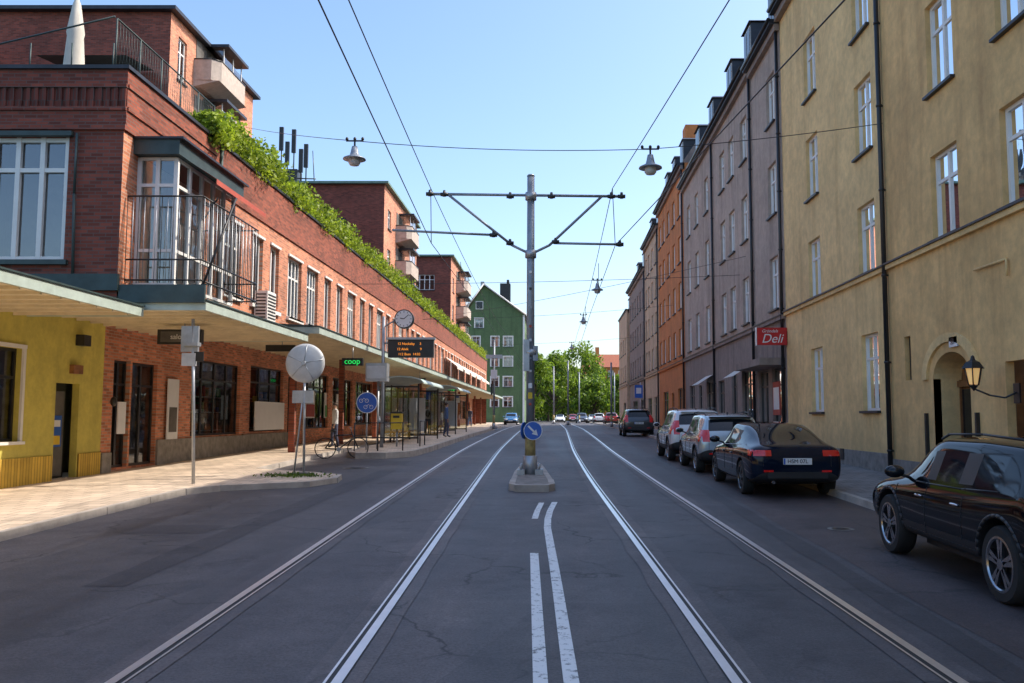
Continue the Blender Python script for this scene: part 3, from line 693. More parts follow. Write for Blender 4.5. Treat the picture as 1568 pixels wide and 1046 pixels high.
def canopy(name,x0,x1,y0,y1,z,fm='fascia',th=.2):
    mb=MB(); mb.box(x0,x1-.06,y0+.06,y1-.06,z+.03,z+th-.02,'soffit')
    mb.box(x1-.06,x1,y0,y1,z,z+th,fm); mb.box(x0,x1-.06,y0,y0+.06,z,z+th,fm); mb.box(x0,x1-.06,y1-.06,y1,z,z+th,fm)
    y=y0+.5
    while y<y1-.3: mb.box(x0+.02,x1-.08,y,y+.05,z-.03,z+.03,'soffit'); y+=.6
    mb.hexa([(x0,y0,z+th),(x1+.03,y0-.02,z+th),(x1+.03,y1,z+th),(x0,y1,z+th),(x0,y0,z+th+.25),(x1+.03,y0-.02,z+th+.03),(x1+.03,y1,z+th+.03),(x0,y1,z+th+.25)],'teal')
    return mb.finish(name)
canopy('shop_canopy',-11,-8.6,-20,18.25,4.0)
canopy('shop_canopy',-11,-7.35,18.35,26.0,4.15)
canopy('shop_canopy',-11,-7.05,26.1,116,4.4)
mb=MB(); mb.box(-9.15,-7.35,18.26,18.33,4.3,4.68,'teal'); mb.box(-13,-9.15,18.2,18.29,4.55,4.9,'teal'); mb.finish('canopy_fascia')
mb=MB()
for y in range(72,108,6):
    mb.face([(-9.1,y,6.9),(-9.1,y+4.6,6.9),(-8.1,y+4.6,6.1),(-8.1,y,6.1)],'curtain'); mb.face([(-8.1,y,6.1),(-8.1,y+4.6,6.1),(-8.1,y+4.6,5.9),(-8.1,y,5.9)],'curtain')
mb.finish('window_awnings')

mb=MB()
def glazed(mb,x0,x1,y0,y1,z0,z1,nx,ny):
    mb.face([(x0,y0,z0),(x1,y0,z0),(x1,y0,z1),(x0,y0,z1)],'glass'); mb.face([(x1,y0,z0),(x1,y1,z0),(x1,y1,z1),(x1,y0,z1)],'glass')
    for i in range(nx+1):
        x=x0+(x1-x0)*i/nx; mb.box(x-.045,x+.045,y0-.04,y0+.04,z0,z1,'white')
    for i in range(1,ny+1):
        y=y0+(y1-y0)*i/ny; mb.box(x1-.04,x1+.04,y-.045,y+.045,z0,z1,'white')
    for z in (z0,z0+.75,z1-.65,z1-.06):
        mb.box(x0,x1,y0-.03,y0+.03,z,z+.07,'white'); mb.box(x1-.03,x1+.03,y0,y1,z,z+.07,'white')
glazed(mb,-9.15,-8.35,19.0,22.4,4.75,7.6,2,5)
mb.box(-9.15,-9.1,19.1,22.4,4.75,7.6,'curtain')
mb.box(-9.2,-8.2,18.75,22.7,7.62,7.95,'teal'); mb.box(-9.2,-8.1,18.7,22.8,7.95,8.0,'roof_d')
mb.face([(-8.2,19.6,7.62),(-8.2,23.0,7.62),(-7.7,23.0,7.3),(-7.7,19.6,7.3)],'redcloth'); mb.face([(-7.7,19.6,7.3),(-7.7,23,7.3),(-7.7,23,7.18),(-7.7,19.6,7.18)],'redcloth')
mb.finish('glazed_bay_window')
mb=MB()
x0,x1,y0,y1,z0,z1=-9.15,-7.55,18.5,22.0,4.75,6.62
for (a,b) in (((x0,y0),(x1,y0)),((x1,y0),(x1,y1)),((x1,y1),(x0,y1))):
    for z in (z0+.06,z0+.5,z1): mb.cyl((*a,z),(*b,z),.02,.02,'frame_d',6)
    n=int((Vector(a)-Vector(b)).length/.115)
    for i in range(n+1):
        t=i/n; x=a[0]+(b[0]-a[0])*t; y=a[1]+(b[1]-a[1])*t
        mb.cyl((x,y,z0),(x,y,z1),.009,.009,'galv' if i%2 else 'frame_d',5)
mb.cyl((-7.5,18.45,4.6),(-7.1,19.2,6.75),.025,.025,'frame_d',6); mb.cyl((-7.35,18.8,6.65),(-9.1,22,6.65),.02,.02,'frame_d',6)
mb.finish('balcony_railing')

mb=MB(); F=Fac(mb,(-11,0,0),(0,1,0),(1,0,0))
F.wall(-40,21.4,-.6,4.3,[(14.2,18.1,1.42,3.32,'shop'),(6,11,1.42,3.32,'shop'),(19.4,20.35,.3,2.68,'none')],'olive')
F.lb(-40,19.35,-.5,1.08,0,.03,'tile'); F.lb(20.4,21.38,-.5,1.08,0,.03,'tile')
mb.face([F.P(19.4,.3,-.3),F.P(20.35,.3,-.3),F.P(20.35,2.68,-.3),F.P(19.4,2.68,-.3)],'frame_d')
F.lb(19.5,20.25,.6,2.5,-.3,-.27,'interior'); F.lb(19.62,20.12,1.25,1.95,-.26,-.24,'blue'); F.lb(19.68,20.06,1.3,1.5,-.24,-.23,'yel'); F.lb(19.7,20.05,1.7,1.85,-.24,-.23,'signwhite')
F.lb(14.1,18.2,1.36,1.42,0,.1,'white'); F.lb(14.1,18.2,3.32,3.4,0,.05,'white'); F.lb(18.1,18.18,1.42,3.32,0,.05,'white')
F.lb(19.9,20.3,2.9,3.1,0,.1,'wood'); F.lb(20.1,20.4,3.55,3.8,0,.2,'frame_d')
mb.face([(-30,-40,4.9),(-11,-40,4.6),(-11,18.3,4.6),(-30,18.3,4.9)],'teal'); mb.face([(-11,-40,4.3),(-11,18.3,4.3),(-11,18.3,4.6),(-11,-40,4.6)],'teal')
mb.finish('olive_shop_building')

mb=MB()
def clump(y):
    return .30+.34*abs(math.sin(y*.9+math.sin(y*.37)*2))+.26*abs(math.sin(y*2.3+1))
def fn():
    y=22.6+R.random()**1.6*92
    h=clump(y); t=R.random()
    drop=.40*max(0,math.sin(y*1.7))*(R.random()<.4)
    return (-9.32+R.gauss(0,.2)+(drop*.3+.1 if drop else 0),y,9.38+t*h*1.25-drop*R.random())
leaves(mb,30000,fn,.15,('leaf_y','leaf_d',.82)); 
for y in range(24,114,1): mb.cyl((-9.4,y+R.random(),9.2),(-9.35+R.uniform(-.1,.1),y+R.random(),9.8),.012,.006,'bark',4)
mb.finish('roof_garden_plants')

mb=MB(); px,py=-11.4,20.2
mb.cyl((px,py,9.0),(px,py,11.9),.03,.025,'galv',8)
mb.lathe([(.04,9.75),(.20,9.8),(.24,10.1),(.18,10.9),(.2,11.0),(.09,11.7),(.02,11.9)],'canvas',(px,py,0),n=9); mb.cyl((px,py,9.0),(px,py,9.15),.3,.3,'stone',12); mb.finish('closed_parasol')
mb=MB()
for i in range(6):
    y=18.6+i*1.1; mb.cyl((-9.6,y,9.3),(-9.6,y,10.6),.02,.02,'teal',6)
mb.cyl((-9.6,18.6,10.6),(-9.6,24.1,10.6),.02,.02,'teal',6)
for i in range(6): mb.cyl((-9.6-i*.9,18.5,9.3),(-9.6-i*.9,18.5,10.0),.018,.018,'teal',6)
mb.cyl((-9.6,18.5,10.6),(-12.2,18.5,9.95),.02,.02,'teal',6)
for i in range(42): mb.cyl((-9.6,18.6+i*.13,9.4),(-9.6,18.6+i*.13+.2,10.6),.003,.003,'teal',3); mb.cyl((-9.6,18.8+i*.13,9.4),(-9.6,18.6+i*.13,10.6),.003,.003,'teal',3)
mb.finish('terrace_net_fence')

def tower(X,y0,y1,ztop,xl,bal,frontw,sidew,roof='roof_g',z0=0):
    mb=MB()
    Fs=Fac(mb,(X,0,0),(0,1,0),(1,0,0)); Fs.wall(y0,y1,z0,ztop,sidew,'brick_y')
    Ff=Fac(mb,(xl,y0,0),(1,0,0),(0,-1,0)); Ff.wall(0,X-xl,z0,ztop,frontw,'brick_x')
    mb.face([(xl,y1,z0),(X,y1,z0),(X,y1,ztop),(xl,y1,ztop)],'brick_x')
    ym=(y0+y1)/2; e=.35
    mb.hexa([(xl,y0-e,ztop),(X+e,y0-e,ztop),(X+e,y1+e,ztop),(xl,y1+e,ztop),(xl,y0-e,ztop+.18),(X+e,y0-e,ztop+.18),(X+e,y1+e,ztop+.18),(xl,y1+e,ztop+.18)],roof)
    mb.hexa([(xl,y0-e,ztop+.18),(X+e,y0-e,ztop+.18),(X+e,y1+e,ztop+.18),(xl,y1+e,ztop+.18),(xl,ym-.1,ztop+1.3),(X-1.5,ym-.1,ztop+1.3),(X-1.5,ym+.1,ztop+1.3),(xl,ym+.1,ztop+1.3)],roof)
    for (yb,zb,L) in bal:
        w=1.3
        o=[(X,yb),(X+w*.7,yb),(X+w,yb+w*.3),(X+w,yb+L-w*.3),(X+w*.7,yb+L),(X,yb+L)]
        for (a,b) in zip(o[:-1],o[1:]):
            mb.face([(a[0],a[1],zb),(b[0],b[1],zb),(b[0],b[1],zb+1.1),(a[0],a[1],zb+1.1)],'concrete')
        mb.face([(p[0],p[1],zb) for p in o],'concrete'); mb.face([(p[0],p[1],zb+.12) for p in o],'concrete')
        mb.tube([(p[0],p[1],zb+1.12) for p in o],.04,'frame_d',5)
        mb.hexa([(X,yb,zb-.35),(X+.4,yb+.4,zb-.35),(X+.4,yb+L-.4,zb-.35),(X,yb+L,zb-.35),(X,yb,zb-.003),(X+w,yb+.1,zb-.003),(X+w,yb+L-.1,zb-.003),(X,yb+L,zb-.003)],'concrete')
        mb.face([(X+w*.72,yb+L*.35,zb+1.05),(X+w*.72,yb+L,zb+1.05),(X+w*.72,yb+L,zb+2.3),(X+w*.72,yb+L*.35,zb+2.3)],'glass')
        mb.face([(X,yb+L*.36,zb+1.05),(X+w*.72,yb+L*.36,zb+1.05),(X+w*.72,yb+L*.36,zb+2.3),(X,yb+L*.36,zb+2.3)],'glass')
        mb.box(X,X+w,yb+L*.3,yb+L+.1,zb+2.3,zb+2.45,'roof_d')
        for q in (.36,.68,.98): mb.box(X+w*.7,X+w*.74,yb+L*q,yb+L*q+.06,zb+1.05,zb+2.3,'white')
        mb.box(X+.01,X+.03,yb+.2,yb+L*.9,zb+.1,zb+2.3,'interior')
    return mb
mb=tower(-18.75,41.4,53.0,21.6,-40,[(44.2,19.3,4.2),(44.2,16.3,4.2),(44.2,13.3,4.2)],
   [(9.5,10.9,18.4,20.0),(17.4,20.2,16.3,17.9,'wide'),(6,7.4,15.5,17.2),(13,14.4,15.5,17.2)],[(42.3,43.3,18.6,20.8)],roof='roof_d')
mb.face([(-23.5,38.5,18.2),(-19.4,38.5,18.2),(-19.4,41.3,18.6),(-23.5,41.3,18.6)],'teal')
mb.box(-40,-28.6,36,41.3,0,20.0,'brick_x'); mb.box(-40,-28.3,35.7,41.3,20,20.2,'roof_g'); mb.box(-30.6,-29.4,35.9,36,17.8,19.4,'white'); mb.box(-30.5,-29.5,35.85,35.9,17.9,19.3,'carglass')
mb.finish('brick_apartment_tower')
fw=[]
for z in (9.5,12.5,15.4): fw+=[(4.2,6.0,z,z+1.7,'wide')]
fw+=[(2.8,3.6,17.8,19.1,'far'),(1.0,1.8,17.8,19.1,'far'),(2.8,3.6,14.5,15.8,'far')]
mb=tower(-13.5,68,84,20.2,-22.8,[(73,16.9,4.5),(73,13.9,4.5),(73,10.9,4.5)],fw,[(69.5,70.8,17,18.6),(69.5,70.8,13.8,15.4),(69.5,70.8,10.8,12.4)])
for z in (9.5,12.5,15.4): mb.box(-18.8,-16.6,67.2,68,z-1.0,z-.1,'concrete'); mb.box(-19,-16.4,67.1,68,z+1.75,z+1.95,'roof_d'); mb.box(-18.7,-16.7,67.3,67.35,z-.1,z+1.75,'glass'); [mb.box(-18.7+.66*i,-18.63+.66*i,67.2,67.3,z-.1,z+1.75,'white') for i in range(4)]
mb.finish('brick_apartment_tower')
mb=tower(-11.6,96,113,19.6,-17,[(101,16.6,5),(101,13.6,5),(101,10.6,5)],[(1.4,3.6,z,z+1.7,'wide') for z in (9.7,12.8,15.9)],[(97.5,99,z,z+1.7) for z in (9.7,12.8,15.9)])
mb.finish('brick_apartment_tower')
mb=MB()
for i,(x,h) in enumerate(((-22.0,4.6),(-21.5,3.4),(-21.0,4.4),(-20.4,2.8),(-20.0,3.2),(-22.5,2.6))):
    mb.cyl((x,69,20.3),(x,69,20.5+h),.05,.05,'frame_d',6); mb.box(x-.16,x+.16,68.8,69,20.5+h-1.9,20.5+h,'frame_d')
mb.box(-22.3,-20.6,68.6,70,20.3,21.6,'frame_d'); mb.cyl((-22.6,69,21),(-19.2,69,20.9),.05,.05,'frame_d',6); mb.cyl((-19.3,69,20.3),(-19.5,69,23.2),.04,.03,'frame_d',6)
mb.finish('mobile_antenna')

mb=MB(); Yg=140
gw=[(1.6,2.9,16.2,17.7)]
for z in (13.2,10.0,6.8,3.6): gw+=[(1.2,2.4,z,z+1.6),(4.2,5.4,z,z+1.6),(6.2,7.6,z,z+1.6)]
Ff=Fac(mb,(-14.6,Yg,0),(1,0,0),(0,-1,0)); Ff.wall(0,9.4,0,18.3,gw,'green_pl')
for (a,b,z0,z1) in gw: Ff.lb(a-.15,b+.15,z1,z1+.15,0,.08,'white'); Ff.lb(a-.14,a,z0,z1,0,.05,'white'); Ff.lb(b,b+.14,z0,z1,0,.05,'white')
mb.face([(-14.6,Yg,18.3),(-5.2,Yg,18.3),(-11.6,Yg,23)],'green_pl')
Fs=Fac(mb,(-5.2,Yg,0),(0,1,0),(1,0,0)); Fs.wall(0,16,0,18.3,[(a,a+1.3,z,z+1.6) for a in (2,6,10) for z in (5,8.2,11.4,14.6)],'green_pl')
mb.face([(-4.8,Yg-.4,18.2),(-4.8,Yg+16,18.2),(-11.6,Yg+16,23.2),(-11.6,Yg-.4,23.2)],'roof_d'); mb.face([(-15.2,Yg-.4,18.2),(-15.2,Yg+16,18.2),(-11.6,Yg+16,23.2),(-11.6,Yg-.4,23.2)],'roof_d')
mb.tube([(-4.8,Yg-.42,18.25),(-11.6,Yg-.42,23.25),(-15.2,Yg-.42,18.25)],.13,'white',6)
mb.box(-9.3,-7.6,Yg+4,Yg+6,20,24,'frame_d'); mb.box(-8.2,-7.8,Yg+4,Yg+5,24,24.6,'frame_d'); mb.box(-12.5,-11.9,Yg+4,Yg+5,22.5,24.3,'galv')
mb.box(-12.9,-11.7,Yg-.03,Yg,19.2,20.5,'white'); mb.box(-12.8,-11.8,Yg-.06,Yg-.03,19.3,20.4,'carglass'); mb.box(-5.35,-5.05,Yg-.1,Yg,0,18.2,'white')
mb.finish('green_gabled_house')
mb=MB(); Ff=Fac(mb,(6.8,222,0),(1,0,0),(0,-1,0))
Ff.wall(0,16,0,14.6,[(1+a*2.6,2.4+a*2.6,z,z+1.6) for a in range(6) for z in (3,6.2,9.4,12.2)],'orange')
mb.hexa([(6.2,221.5,14.6),(23,221.5,14.6),(23,236,14.6),(6.2,236,14.6),(9.5,227,18.2),(20,227,18.2),(20,229,18.2),(9.5,229,18.2)],'roof_r'); mb.box(10,11,226,227,17,20,'orange'); mb.box(6.8,6.9,222,235,0,14.6,'orange')
mb.finish('red_brick_house')

# ---------------------------------------------------------------- trees
def tree(name,x,y,h,r,n=2600,size=.5,seed=0):
    rr_=random.Random(seed); mb=MB(); z0=g(y)
    mb.cyl((x,y,z0-.1),(x+.1,y,z0+h*.45),.3,.2,'bark',8); cl=[]
    for i in range(30):
        a=rr_.uniform(0,6.28); q=rr_.uniform(.2,1)**.6; zz=rr_.uniform(.20,1)
        w=math.sin(min(1,(zz-.08)/.92)*math.pi)**.5
        c=Vector((x+math.cos(a)*r*q*w,y+math.sin(a)*r*q*w,z0+h*zz)); cl.append((c,rr_.uniform(.22,.42)*r))
        mb.cyl((x,y,z0+h*min(.45,zz*.5)),c,.1,.03,'bark',5)
    k=n//30
    for c,cr in cl:
        def fn():
            v=Vector((rr_.gauss(0,1),rr_.gauss(0,1),rr_.gauss(0,1)*.8)).normalized()*cr*rr_.uniform(.35,1.1); return c+v
        leaves(mb,k,fn,size,('leaf_t','leaf_t2',rr_.uniform(.45,1)))
    return mb.finish(name)
for i,(x,y,h,r) in enumerate(((-4.5,172,12.5,4),(-.5,188,14,4.8),(4.8,195,16.5,6),(9,205,12,5),(13,190,9,4),(-8.5,200,13,5),(7.5,178,8.5,4),(-2,215,14,6),(16,180,9,4),(1.5,206,13,5.5))):
    tree('tree',x,y,h,r,5400,.62,i)
mb=MB(); rz=random.Random(5)
leaves(mb,12000,lambda:(rz.uniform(-30,45),238+rz.gauss(0,3),g(200)+abs(rz.gauss(0,4.2))),.95,('leaf_t','leaf_t2',.5)); mb.finish('distant_trees')

# ---------------------------------------------------------------- vehicles
def evalmesh(o):
    dg=bpy.context.evaluated_depsgraph_get(); dg.update()
    return bpy.data.meshes.new_from_object(o.evaluated_get(dg),depsgraph=dg)
SUV=dict(L=4.42,w=.93,ax=(.80,3.50),r=.355,st=[
 (0.00,.46,.80,.84,.70,.66,.55,'b'),(.03,.38,.90,.95,.86,.80,.66,'b'),(.10,.33,1.02,1.10,.92,.86,.72,'w'),(.44,.30,1.12,1.56,.93,.86,.60,'b'),(.56,.28,1.11,1.60,.93,.86,.62,'b'),
 (.86,.27,1.07,1.63,.93,.87,.64,'s'),(1.50,.27,1.03,1.65,.93,.87,.66,'p'),(1.60,.27,1.02,1.65,.93,.87,.66,'s'),(2.38,.27,1.0,1.63,.93,.87,.66,'p'),(2.46,.27,1.0,1.62,.93,.87,.66,'s'),(2.74,.27,.995,1.57,.93,.87,.64,'sw'),(3.34,.27,.99,1.07,.92,.84,.62,'b'),
 (3.45,.27,.985,1.04,.92,.82,.6,'b'),(3.95,.28,.93,.98,.91,.80,.56,'b'),(4.28,.32,.84,.88,.85,.74,.5,'b'),(4.39,.36,.72,.76,.76,.68,.45,'b'),(4.42,.42,.62,.65,.62,.58,.4,'b')],rails=True,plate=.80,tailz=(.85,1.28),kind='suv')
SED=dict(L=4.70,w=.92,ax=(.88,3.76),r=.335,st=[
 (0.00,.42,.70,.74,.66,.62,.5,'b'),(.04,.34,.86,.90,.82,.76,.6,'b'),(.12,.28,.96,1.00,.88,.80,.62,'b'),(.42,.24,.98,1.04,.91,.80,.6,'w'),(1.15,.22,.965,1.29,.92,.84,.58,'sw'),(1.62,.21,.94,1.38,.92,.85,.60,'p'),(1.70,.21,.935,1.39,.92,.85,.60,'s'),
 (2.48,.2,.91,1.41,.92,.85,.62,'p'),(2.56,.2,.905,1.41,.92,.85,.62,'s'),(2.90,.2,.90,1.35,.92,.85,.60,'sw'),(3.62,.2,.88,.97,.92,.82,.58,'b'),(3.75,.2,.87,.93,.92,.81,.56,'b'),(4.2,.22,.80,.85,.89,.76,.5,'b'),(4.55,.25,.68,.72,.80,.68,.42,'b'),(4.66,.28,.58,.61,.70,.60,.38,'b'),(4.70,.34,.5,.52,.56,.5,.3,'b')],rails=False,plate=.70,tailz=(.80,.91),kind='sed')
HAT=dict(L=4.25,w=.90,ax=(.72,3.35),r=.33,st=[
 (0.00,.46,.76,.80,.68,.64,.52,'b'),(.03,.36,.88,.92,.82,.76,.62,'b'),(.10,.30,.98,1.05,.88,.82,.68,'w'),(.46,.27,1.03,1.46,.90,.83,.58,'b'),(.60,.26,1.02,1.50,.90,.83,.60,'b'),
 (.90,.25,1.0,1.53,.90,.84,.62,'s'),(1.48,.25,.97,1.55,.90,.84,.63,'p'),(1.57,.25,.97,1.55,.90,.84,.63,'s'),(2.30,.25,.95,1.53,.90,.84,.63,'p'),(2.38,.25,.95,1.52,.90,.84,.63,'s'),(2.62,.25,.94,1.46,.90,.84,.60,'sw'),(3.25,.25,.93,1.00,.89,.81,.6,'b'),
 (3.38,.25,.92,.97,.89,.79,.58,'b'),(3.8,.27,.86,.90,.87,.76,.54,'b'),(4.12,.30,.76,.80,.80,.70,.48,'b'),(4.22,.34,.66,.69,.70,.62,.42,'b'),(4.25,.4,.56,.58,.56,.52,.35,'b')],rails=True,plate=.78,tailz=(.82,1.12),kind='hat')
CRO=dict(SUV); CRO['st']=[(a,b,c*.93,(c*.93+(d-c)*(.86 if d>1.2 else 1)),e,f,h,k) for (a,b,c,d,e,f,h,k) in SUV['st']]; CRO['tailz']=(.80,1.16); CRO['plate']=.76
def wheel(mb,cx,cy,side,r,rimc='rim'):
    W=.11
    prof=[(r*.66,-W),(r*.93,-W),(r*.99,-W*.75),(r,-W*.4),(r,W*.4),(r*.99,W*.75),(r*.93,W),(r*.70,W)]
    mb.lathe(prof,'rubber',(cx,cy,r),'y',n=36)
    if side<0: mb.lathe([(p,-h) for p,h in prof[-3:]],'rubber',(cx,cy,r),'y',n=36)
    yo=cy+side*W
    mb.lathe([(r*.70,side*W),(r*.70,side*(W-.012)),(r*.64,side*(W-.02)),(r*.62,side*(W-.07)),(.001,side*(W-.075))],'trim',(cx,cy,r),'y',n=36)
    mb.lathe([(r*.72,side*(W+.001)),(r*.66,side*(W+.004)),(r*.63,side*(W-.01))],rimc,(cx,cy,r),'y',n=36)
    for i in range(5):
        for dq in (-.16,.16):
            a=2*math.pi*i/5+.3; a1=a+dq
            c0=Vector((cx+math.cos(a+dq*.6)*r*.12,0,r+math.sin(a+dq*.6)*r*.12)); c1=Vector((cx+math.cos(a1)*r*.66,0,r+math.sin(a1)*r*.66))
            d=(c1-c0).normalized(); p=Vector((-d.z,0,d.x))*.022
            ya,yb=yo-side*.05,yo-side*.008
            mb.hexa([(q.x,ya,q.z) for q in (c0-p,c0+p,c1+p,c1-p)]+[(q.x,yb,q.z) for q in (c0-p,c0+p,c1+p,c1-p)],rimc)
    mb.cyl((cx,yo-side*.06,r),(cx,yo-side*.004,r),r*.17,r*.15,rimc,14)
    mb.cyl((cx,yo-side*.07,r),(cx,yo-side*.065,r),r*.45,r*.45,'groove',20)
def fixvol(bm):
    bmesh.ops.remove_doubles(bm,verts=bm.verts,dist=1e-5)
    bmesh.ops.recalc_face_normals(bm,faces=bm.faces)
    if bm.calc_volume(signed=True)<0: bmesh.ops.reverse_faces(bm,faces=bm.faces)
def car(x,y,spec,pm,facing=1,name='parked_car',plate=None,rimc='rim'):
    L,w=spec['L'],spec['w']; st=spec['st']; mats=[pm,A['carglass'],A['trim']]; sed=spec['kind']=='sed'
    bm=bmesh.new(); rings=[]
    for (sx,zb,zl,zt,hw,wb,wt,fl) in st:
        dz=zt-zl
        prof=[(0,zb),(hw*.80,zb),(hw*.965,zb+.07),(hw*.99,zb+.20),(hw,zb+(zl-zb)*.58),(hw*.985,zl-.09),(wb,zl),(wt+(wb-wt)*.22,zl+dz*.80),(wt+(wb-wt)*.02,zl+dz*.92),(wt*.6,zt-dz*.02),(0,zt)]
        ring=[(sx,yy,zz) for (yy,zz) in prof]+[(sx,-yy,zz) for (yy,zz) in prof[-2:0:-1]]
        rings.append([bm.verts.new(p) for p in ring])
    n=len(rings[0])
    for i in range(len(rings)-1):
        fl=st[i][7]
        for j in range(n):
            k=(j+1)%n; f=bm.faces.new((rings[i][j],rings[i][k],rings[i+1][k],rings[i+1][j]))
            jj=j if j<10 else n-1-j
            mi=0
            if jj in (0,1): mi=2
            if jj==2 and not sed: mi=2
            if jj==6 and ('s' in fl): mi=1
            if jj==6 and 'p' in fl: mi=2
            if jj in (8,9) and 'w' in fl: mi=1
            if sed and jj in (8,9) and 1.1<st[i][0]<2.95: mi=1
            f.material_index=mi
    bm.faces.new(rings[0]); bm.faces.new(rings[-1][::-1])
    fixvol(bm)
    me=bpy.data.meshes.new('tmp'); bm.to_mesh(me); bm.free()
    for m in mats: me.materials.append(m)
    o=bpy.data.objects.new('tmp',me); scene.collection.objects.link(o)
    s=o.modifiers.new('s','SUBSURF'); s.levels=2; s.render_levels=2
    sub=evalmesh(o); o.modifiers.clear(); o.data=sub
    r=spec['r']; body=None
    for solver in ('EXACT','FAST'):
        cur=o.data.copy()
        for ax in spec['ax']:
            for sd in (-1,1):
                cut=MB(); cut.mats=list(mats)
                cut.cyl((ax,sd*(w-.30),r+.01),(ax,sd*(w+.2),r+.01),r+.055,r+.055,A['trim'],40)
                co=cut.finish('tmpcut'); bmm=bmesh.new(); bmm.from_mesh(co.data); fixvol(bmm); bmm.to_mesh(co.data); bmm.free()
                o2=bpy.data.objects.new('tmp2',cur); scene.collection.objects.link(o2)
                b=o2.modifiers.new('b','BOOLEAN'); b.operation='DIFFERENCE'; b.object=co; b.solver=solver
                cur=evalmesh(o2); bpy.data.objects.remove(o2); bpy.data.objects.remove(co)
        my_=max(abs(v.co.y) for v in cur.vertices)
        if my_<w+.05 and len(cur.polygons)>500: body=cur; break
    if body is None: body=sub.copy(); print('BOOL FALLBACK')
    bpy.data.objects.remove(o)
    for p in body.polygons: p.use_smooth=True
    body.set_sharp_from_angle(angle=math.radians(38))
    par=empty(name)
    bo=bpy.data.objects.new('body',body); scene.collection.objects.link(bo); bo.parent=par
    bvh=BVHTree.FromPolygons([v.co for v in sub.vertices],[tuple(p.vertices) for p in sub.polygons])
    def side(xx,zz,sd): return bvh.ray_cast(Vector((xx,sd*3,zz)),Vector((0,-sd,0)))[0]
    def end(yy,zz,sd): return bvh.ray_cast(Vector((L/2+sd*8,yy,zz)),Vector((-sd,0,0)))[0]
    mb=MB()
    zl=st[6][2]-.06
    xs=[s_[0] for s_ in st if 'p' in s_[7]]
    x2=xs[1]+.03
    for sd in (-1,1):
        for xx,z0,z1 in ((xs[0]+.03,.46,zl),(x2,.40,zl),(3.26,.66,zl-.03)):
            pts=[]
            for i in range(9):
                z=z0+(z1-z0)*i/8
                if abs(xx-spec['ax'][0])<r+.07 and (xx-spec['ax'][0])**2+(z-r)**2<(r+.07)**2: continue
                if (xx-spec['ax'][1])**2+(z-r)**2<(r+.07)**2: continue
                h=side(xx,z,sd)
                if h: pts.append((h.x,h.y+sd*.001,h.z))
            if len(pts)>1: mb.tube(pts,.0045,'groove',4)
        pts=[]
        for i in range(24):
            xx=spec['ax'][0]+r+.1+i*(spec['ax'][1]-spec['ax'][0]-2*r-.2)/23; h=side(xx,.40,sd)
            if h: pts.append((h.x,h.y,h.z))
        if len(pts)>1: mb.tube(pts,.004,'groove',4)
        for xx in (xs[0]+.18,x2+.16):
            h=side(xx,zl-.10,sd)
            if h: mb.ell((h.x,h.y+sd*.012,h.z),(.10,.018,.016),'chrome' if pm in (P_black,P_ink) and not sed else pm,8)
        pts=[]
        for s_ in st:
            if 's' in s_[7] or 'p' in s_[7]:
                h=side(s_[0],s_[2]+.012,sd)
                if h: pts.append((h.x,h.y+sd*.002,h.z))
        if len(pts)>1: mb.tube(pts,.009,'chrome' if spec['kind']=='sed' else 'trim',5)
        sw=[s_ for s_ in st if s_[7]=='sw'][-1]; cx=sw[0]+.28; zmr=sw[2]+.10
        mb.ell((cx,sd*(w+.08),zmr),(.085,.12,.075),pm,8); mb.cyl((cx,sd*(w-.12),zmr-.08),(cx,sd*(w+.03),zmr-.03),.02,.02,'trim',6)
        mb.ell((cx-.04,sd*(w+.08),zmr),(.055,.10,.06),'carglass',8)
        if spec['rails']:
            zr=[s_[3] for s_ in st]
            pts=[(.62,sd*.60,zr[4]-.03),(.75,sd*.62,zr[5]+.01),(1.6,sd*.63,zr[6]+.02),(2.4,sd*.62,zr[8]+.01),(2.62,sd*.61,zr[8]-.05)]
            mb.tube(pts,.014,'trim',6)
        for ax in spec['ax']:
            pts=[]
            for i in range(17):
                a=math.pi*i/16; xx=ax+math.cos(a)*(r+.075); zz=r+.01+math.sin(a)*(r+.075); h=side(xx,max(zz,.34),sd)
                if h and abs(h.y)>w*.75: pts.append((xx,h.y-sd*.006,max(zz,.34)))
            if len(pts)>3: mb.tube(pts,.022 if not sed else .008,'trim' if not sed else pm,6)
        zt0,zt1=spec['tailz']; n_=9; wl=.30 if sed else .17; grid=[]
        for i in range(n_):
            row=[]; z=zt0+(zt1-zt0)*i/(n_-1)
            for j in range(7):
                yy=sd*((w*.86-wl)+wl*j/6*1.1); h=end(yy,z,-1)
                row.append(None if h is None or h.x>.62 else (h.x-.012,h.y,h.z))
            grid.append(row)
        for i in range(n_-1):
            for j in range(6):
                q=[grid[i][j],grid[i][j+1],grid[i+1][j+1],grid[i+1][j]]
                if all(q): mb.face(q,'tail',True)
        grid=[]
        for i in range(n_):
            z=zt0+(zt1-zt0)*i/(n_-1); row=[]
            for j in range(6):
                h=side(.12+.26*j/5,z,sd); row.append(None if h is None or abs(h.y)<w*.72 else (h.x,h.y+sd*.010,h.z))
            grid.append(row)
        for i in range(n_-1):
            for j in range(5):
                if j>=3+ (i//3): continue
                q=[grid[i][j],grid[i][j+1],grid[i+1][j+1],grid[i+1][j]]
                if all(q): mb.face(q,'tail',True)
        grid=[]
        for i in range(6):
            z=.60+.14*i/5+(.04 if not sed else -.02)
            row=[]
            for j in range(7):
                yy=sd*(w*.42+.42*w*j/6); h=end(yy,z,1)
                row.append(None if h is None else (h.x+.012,h.y,h.z))
            grid.append(row)
        for i in range(5):
            for j in range(6):
                q=[grid[i][j],grid[i][j+1],grid[i+1][j+1],grid[i+1][j]]
                if all(q): mb.face(q,'head',True)
    h=end(0,spec['plate'],-1); px=h.x if h else 0
